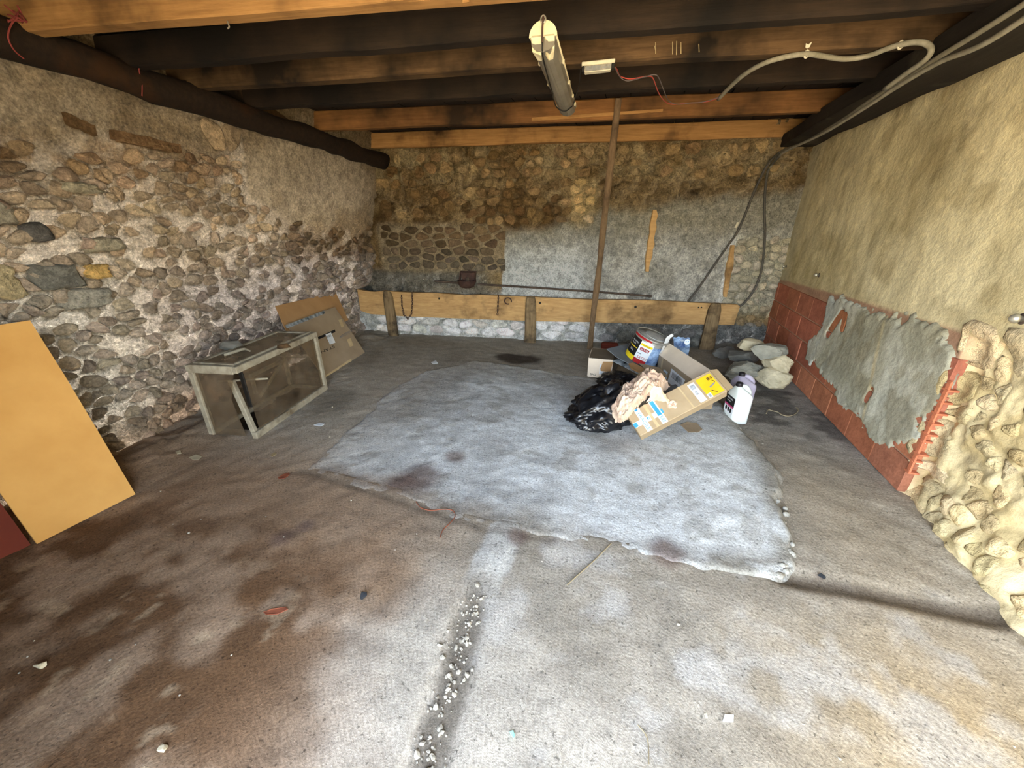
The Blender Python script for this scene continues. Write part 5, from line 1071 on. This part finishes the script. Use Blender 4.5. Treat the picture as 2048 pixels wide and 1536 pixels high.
# ------------------------------------------------------------------ litter on the floor
def fz(p): return float(floor_z(np.array([p[0]]), np.array([p[1]]))[0])
def flat(name, pts, mat, label, cat, t=.003, dz=.004, grp=None):
    P = [G(*q) for q in pts]; z = max(fz(p) for p in P) + dz
    if all(poly_sd(np.array([p[0]]), np.array([p[1]]), SLAB)[0] > 0 for p in P): z = max(float(slab_z(np.array([p[0]]), np.array([p[1]]))[0]) for p in P) + dz
    return solo(name, slab([p + np.array([0, 0, z + .002 * (k % 2)]) for k, p in enumerate(P)], t), mat, label, cat, grp)
flat('paper_scrap', [(1445, 1444), (1449, 1430), (1467, 1431), (1466, 1446)], 'paper_white', 'small white square of paper on the bare floor near the viewer', 'paper')
flat('plastic_bit', [(1408, 1428), (1413, 1427), (1415, 1435), (1411, 1436)], 'cream_plastic', 'tiny cream scrap left of the white paper square', 'scrap')
flat('teal_chip', [(1019, 1466), (1026, 1463), (1030, 1472), (1027, 1479), (1023, 1474)], 'teal', 'tiny teal plastic chip on the floor near the bottom edge', 'scrap')
flat('floor_carton', [(1359, 858), (1372, 853), (1392, 855), (1403, 868), (1395, 873), (1375, 874)], 'card_dull', 'thin brown carton piece lying flat in front of the long carton', 'carton scrap')
flat('plaster_flake', [(378, 916), (392, 910), (404, 914), (398, 921), (386, 920)], 'stone_pale', 'pale plaster flake on the floor between crate and cardboard sheet', 'flake')
flat('plaster_flake', [(352, 907), (362, 904), (364, 910), (356, 912)], 'stone_pale', 'narrow pale flake left of the larger plaster flake', 'flake')
flat('plaster_flake', [(541, 911), (550, 906), (553, 910), (545, 915)], 'chalk', 'small cream flake on the floor in front of the crate', 'flake')
flat('plaster_flake', [(628, 852), (640, 848), (650, 850), (642, 855)], 'paper_white', 'white flake on the floor right of the crate near screed edge', 'flake')
flat('plaster_flake', [(862, 725), (872, 722), (876, 727), (866, 729)], 'paper_white', 'white flake at the back left corner of the screed', 'flake')
flat('dead_leaf', [(556, 956), (566, 950), (577, 946), (580, 950), (570, 957), (558, 959)], 'leaf_red', 'reddish dead leaf at the front left tip of the screed', 'leaf')
flat('dead_leaf', [(527, 1226), (545, 1220), (572, 1216), (577, 1221), (556, 1230), (533, 1232)], 'leaf_red', 'reddish dead leaf on the brown floor at the lower left', 'leaf')
p = G(729, 1194); solo('coal_lump', rock(p + [0, 0, fz(p) + .012], (.036, .028, .028), rot(.4), 31, 16), 'coal', 'small black lump on the open floor left of the crack', 'lump')
p = G(1643, 1153); solo('coal_lump', rock(p + [0, 0, fz(p) + .010], (.03, .024, .022), rot(.2), 33, 16), 'coal', 'small dark lump in the groove right of the screed corner', 'lump')
p = G(327, 1500); solo('pale_pebble', rock(p + [0, 0, fz(p) + .008], (.028, .020, .016), rot(.2), 35, 16), 'stone_pale', 'pale pebble on the dark floor at the lower left edge', 'pebble')
p = G(82, 1333); solo('pale_pebble', rock(p + [0, 0, fz(p) + .010], (.04, .028, .02), rot(.2), 37, 16), 'stone_pale', 'pale pebble set in the floor at the far lower left', 'pebble')
def ftube(name, pts, r, mat, label, cat):
    P = [G(*q) for q in pts]; return solo(name, tube([p + np.array([0, 0, r + .003 + max(fz(p), float(slab_z(np.array([p[0]]), np.array([p[1]]))[0]) if poly_sd(np.array([p[0]]), np.array([p[1]]), SLAB)[0] > -.03 else -1)]) for p in P], r, 6, 4), mat, label, cat)
ftube('straw_stick', [(1134, 1171), (1162, 1146), (1190, 1120), (1222, 1088)], .0028, 'straw', 'long thin straw lying across the floor right of the crack', 'straw')
ftube('brown_string', [(880, 1078), (886, 1062), (900, 1048), (910, 1034), (905, 1022), (885, 1020), (862, 1021), (842, 1016), (832, 1004)], .0022, 'leaf_red', 'thin reddish-brown string curling at the front edge of the screed', 'string')
ftube('wire_hoop', [(1532, 829), (1536, 822), (1545, 824), (1555, 826), (1563, 831), (1575, 834), (1588, 831), (1596, 822), (1592, 816)], .004, 'straw', 'bent pale wire hoop on the floor below the red bricks', 'wire')
ftube('thin_root', [(1275, 1452), (1290, 1470), (1296, 1490), (1297, 1530)], .0016, 'straw', 'thin dry root on the floor at the bottom edge', 'root')

# ------------------------------------------------------------------ steel bolts in the right wall
for i, (px, py, r, lb_) in enumerate(((2030, 637, .020, 'big domed steel bolt in the right wall nearest the viewer'), (1632, 550, .016, 'small steel bolt in the right wall above the middle bricks'), (1567, 533, .012, 'smallest steel bolt in the right wall near the back corner'))):
    p = GX(px, py, 1.585); RR = np.stack([[0, 1, 0], [0, 0, 1], [-1, 0, 0]], 1).astype(float); yv = p[1]; zv = p[2]; sx = 1.63 - float(right_S(np.array([yv]), np.array([zv]))[0]); r *= 1.25
    t = thing('wall_bolt', lb_, 'bolt', (sx, yv, zv)); part('washer', lathe([(r * .9, 0), (r * 1.0, .003), (r * .9, .006)], 18, RR, (sx + .003, yv, zv)), 'iron_rod', t, True)
    part('dome', lathe([(r * .55, 0), (r * .55, .016), (r * .8, .018), (r * .82, .026), (r * .6, .036), (r * .25, .042), (.001, .043)], 18, RR, (sx, yv, zv)), 'bolt_steel', t, True)
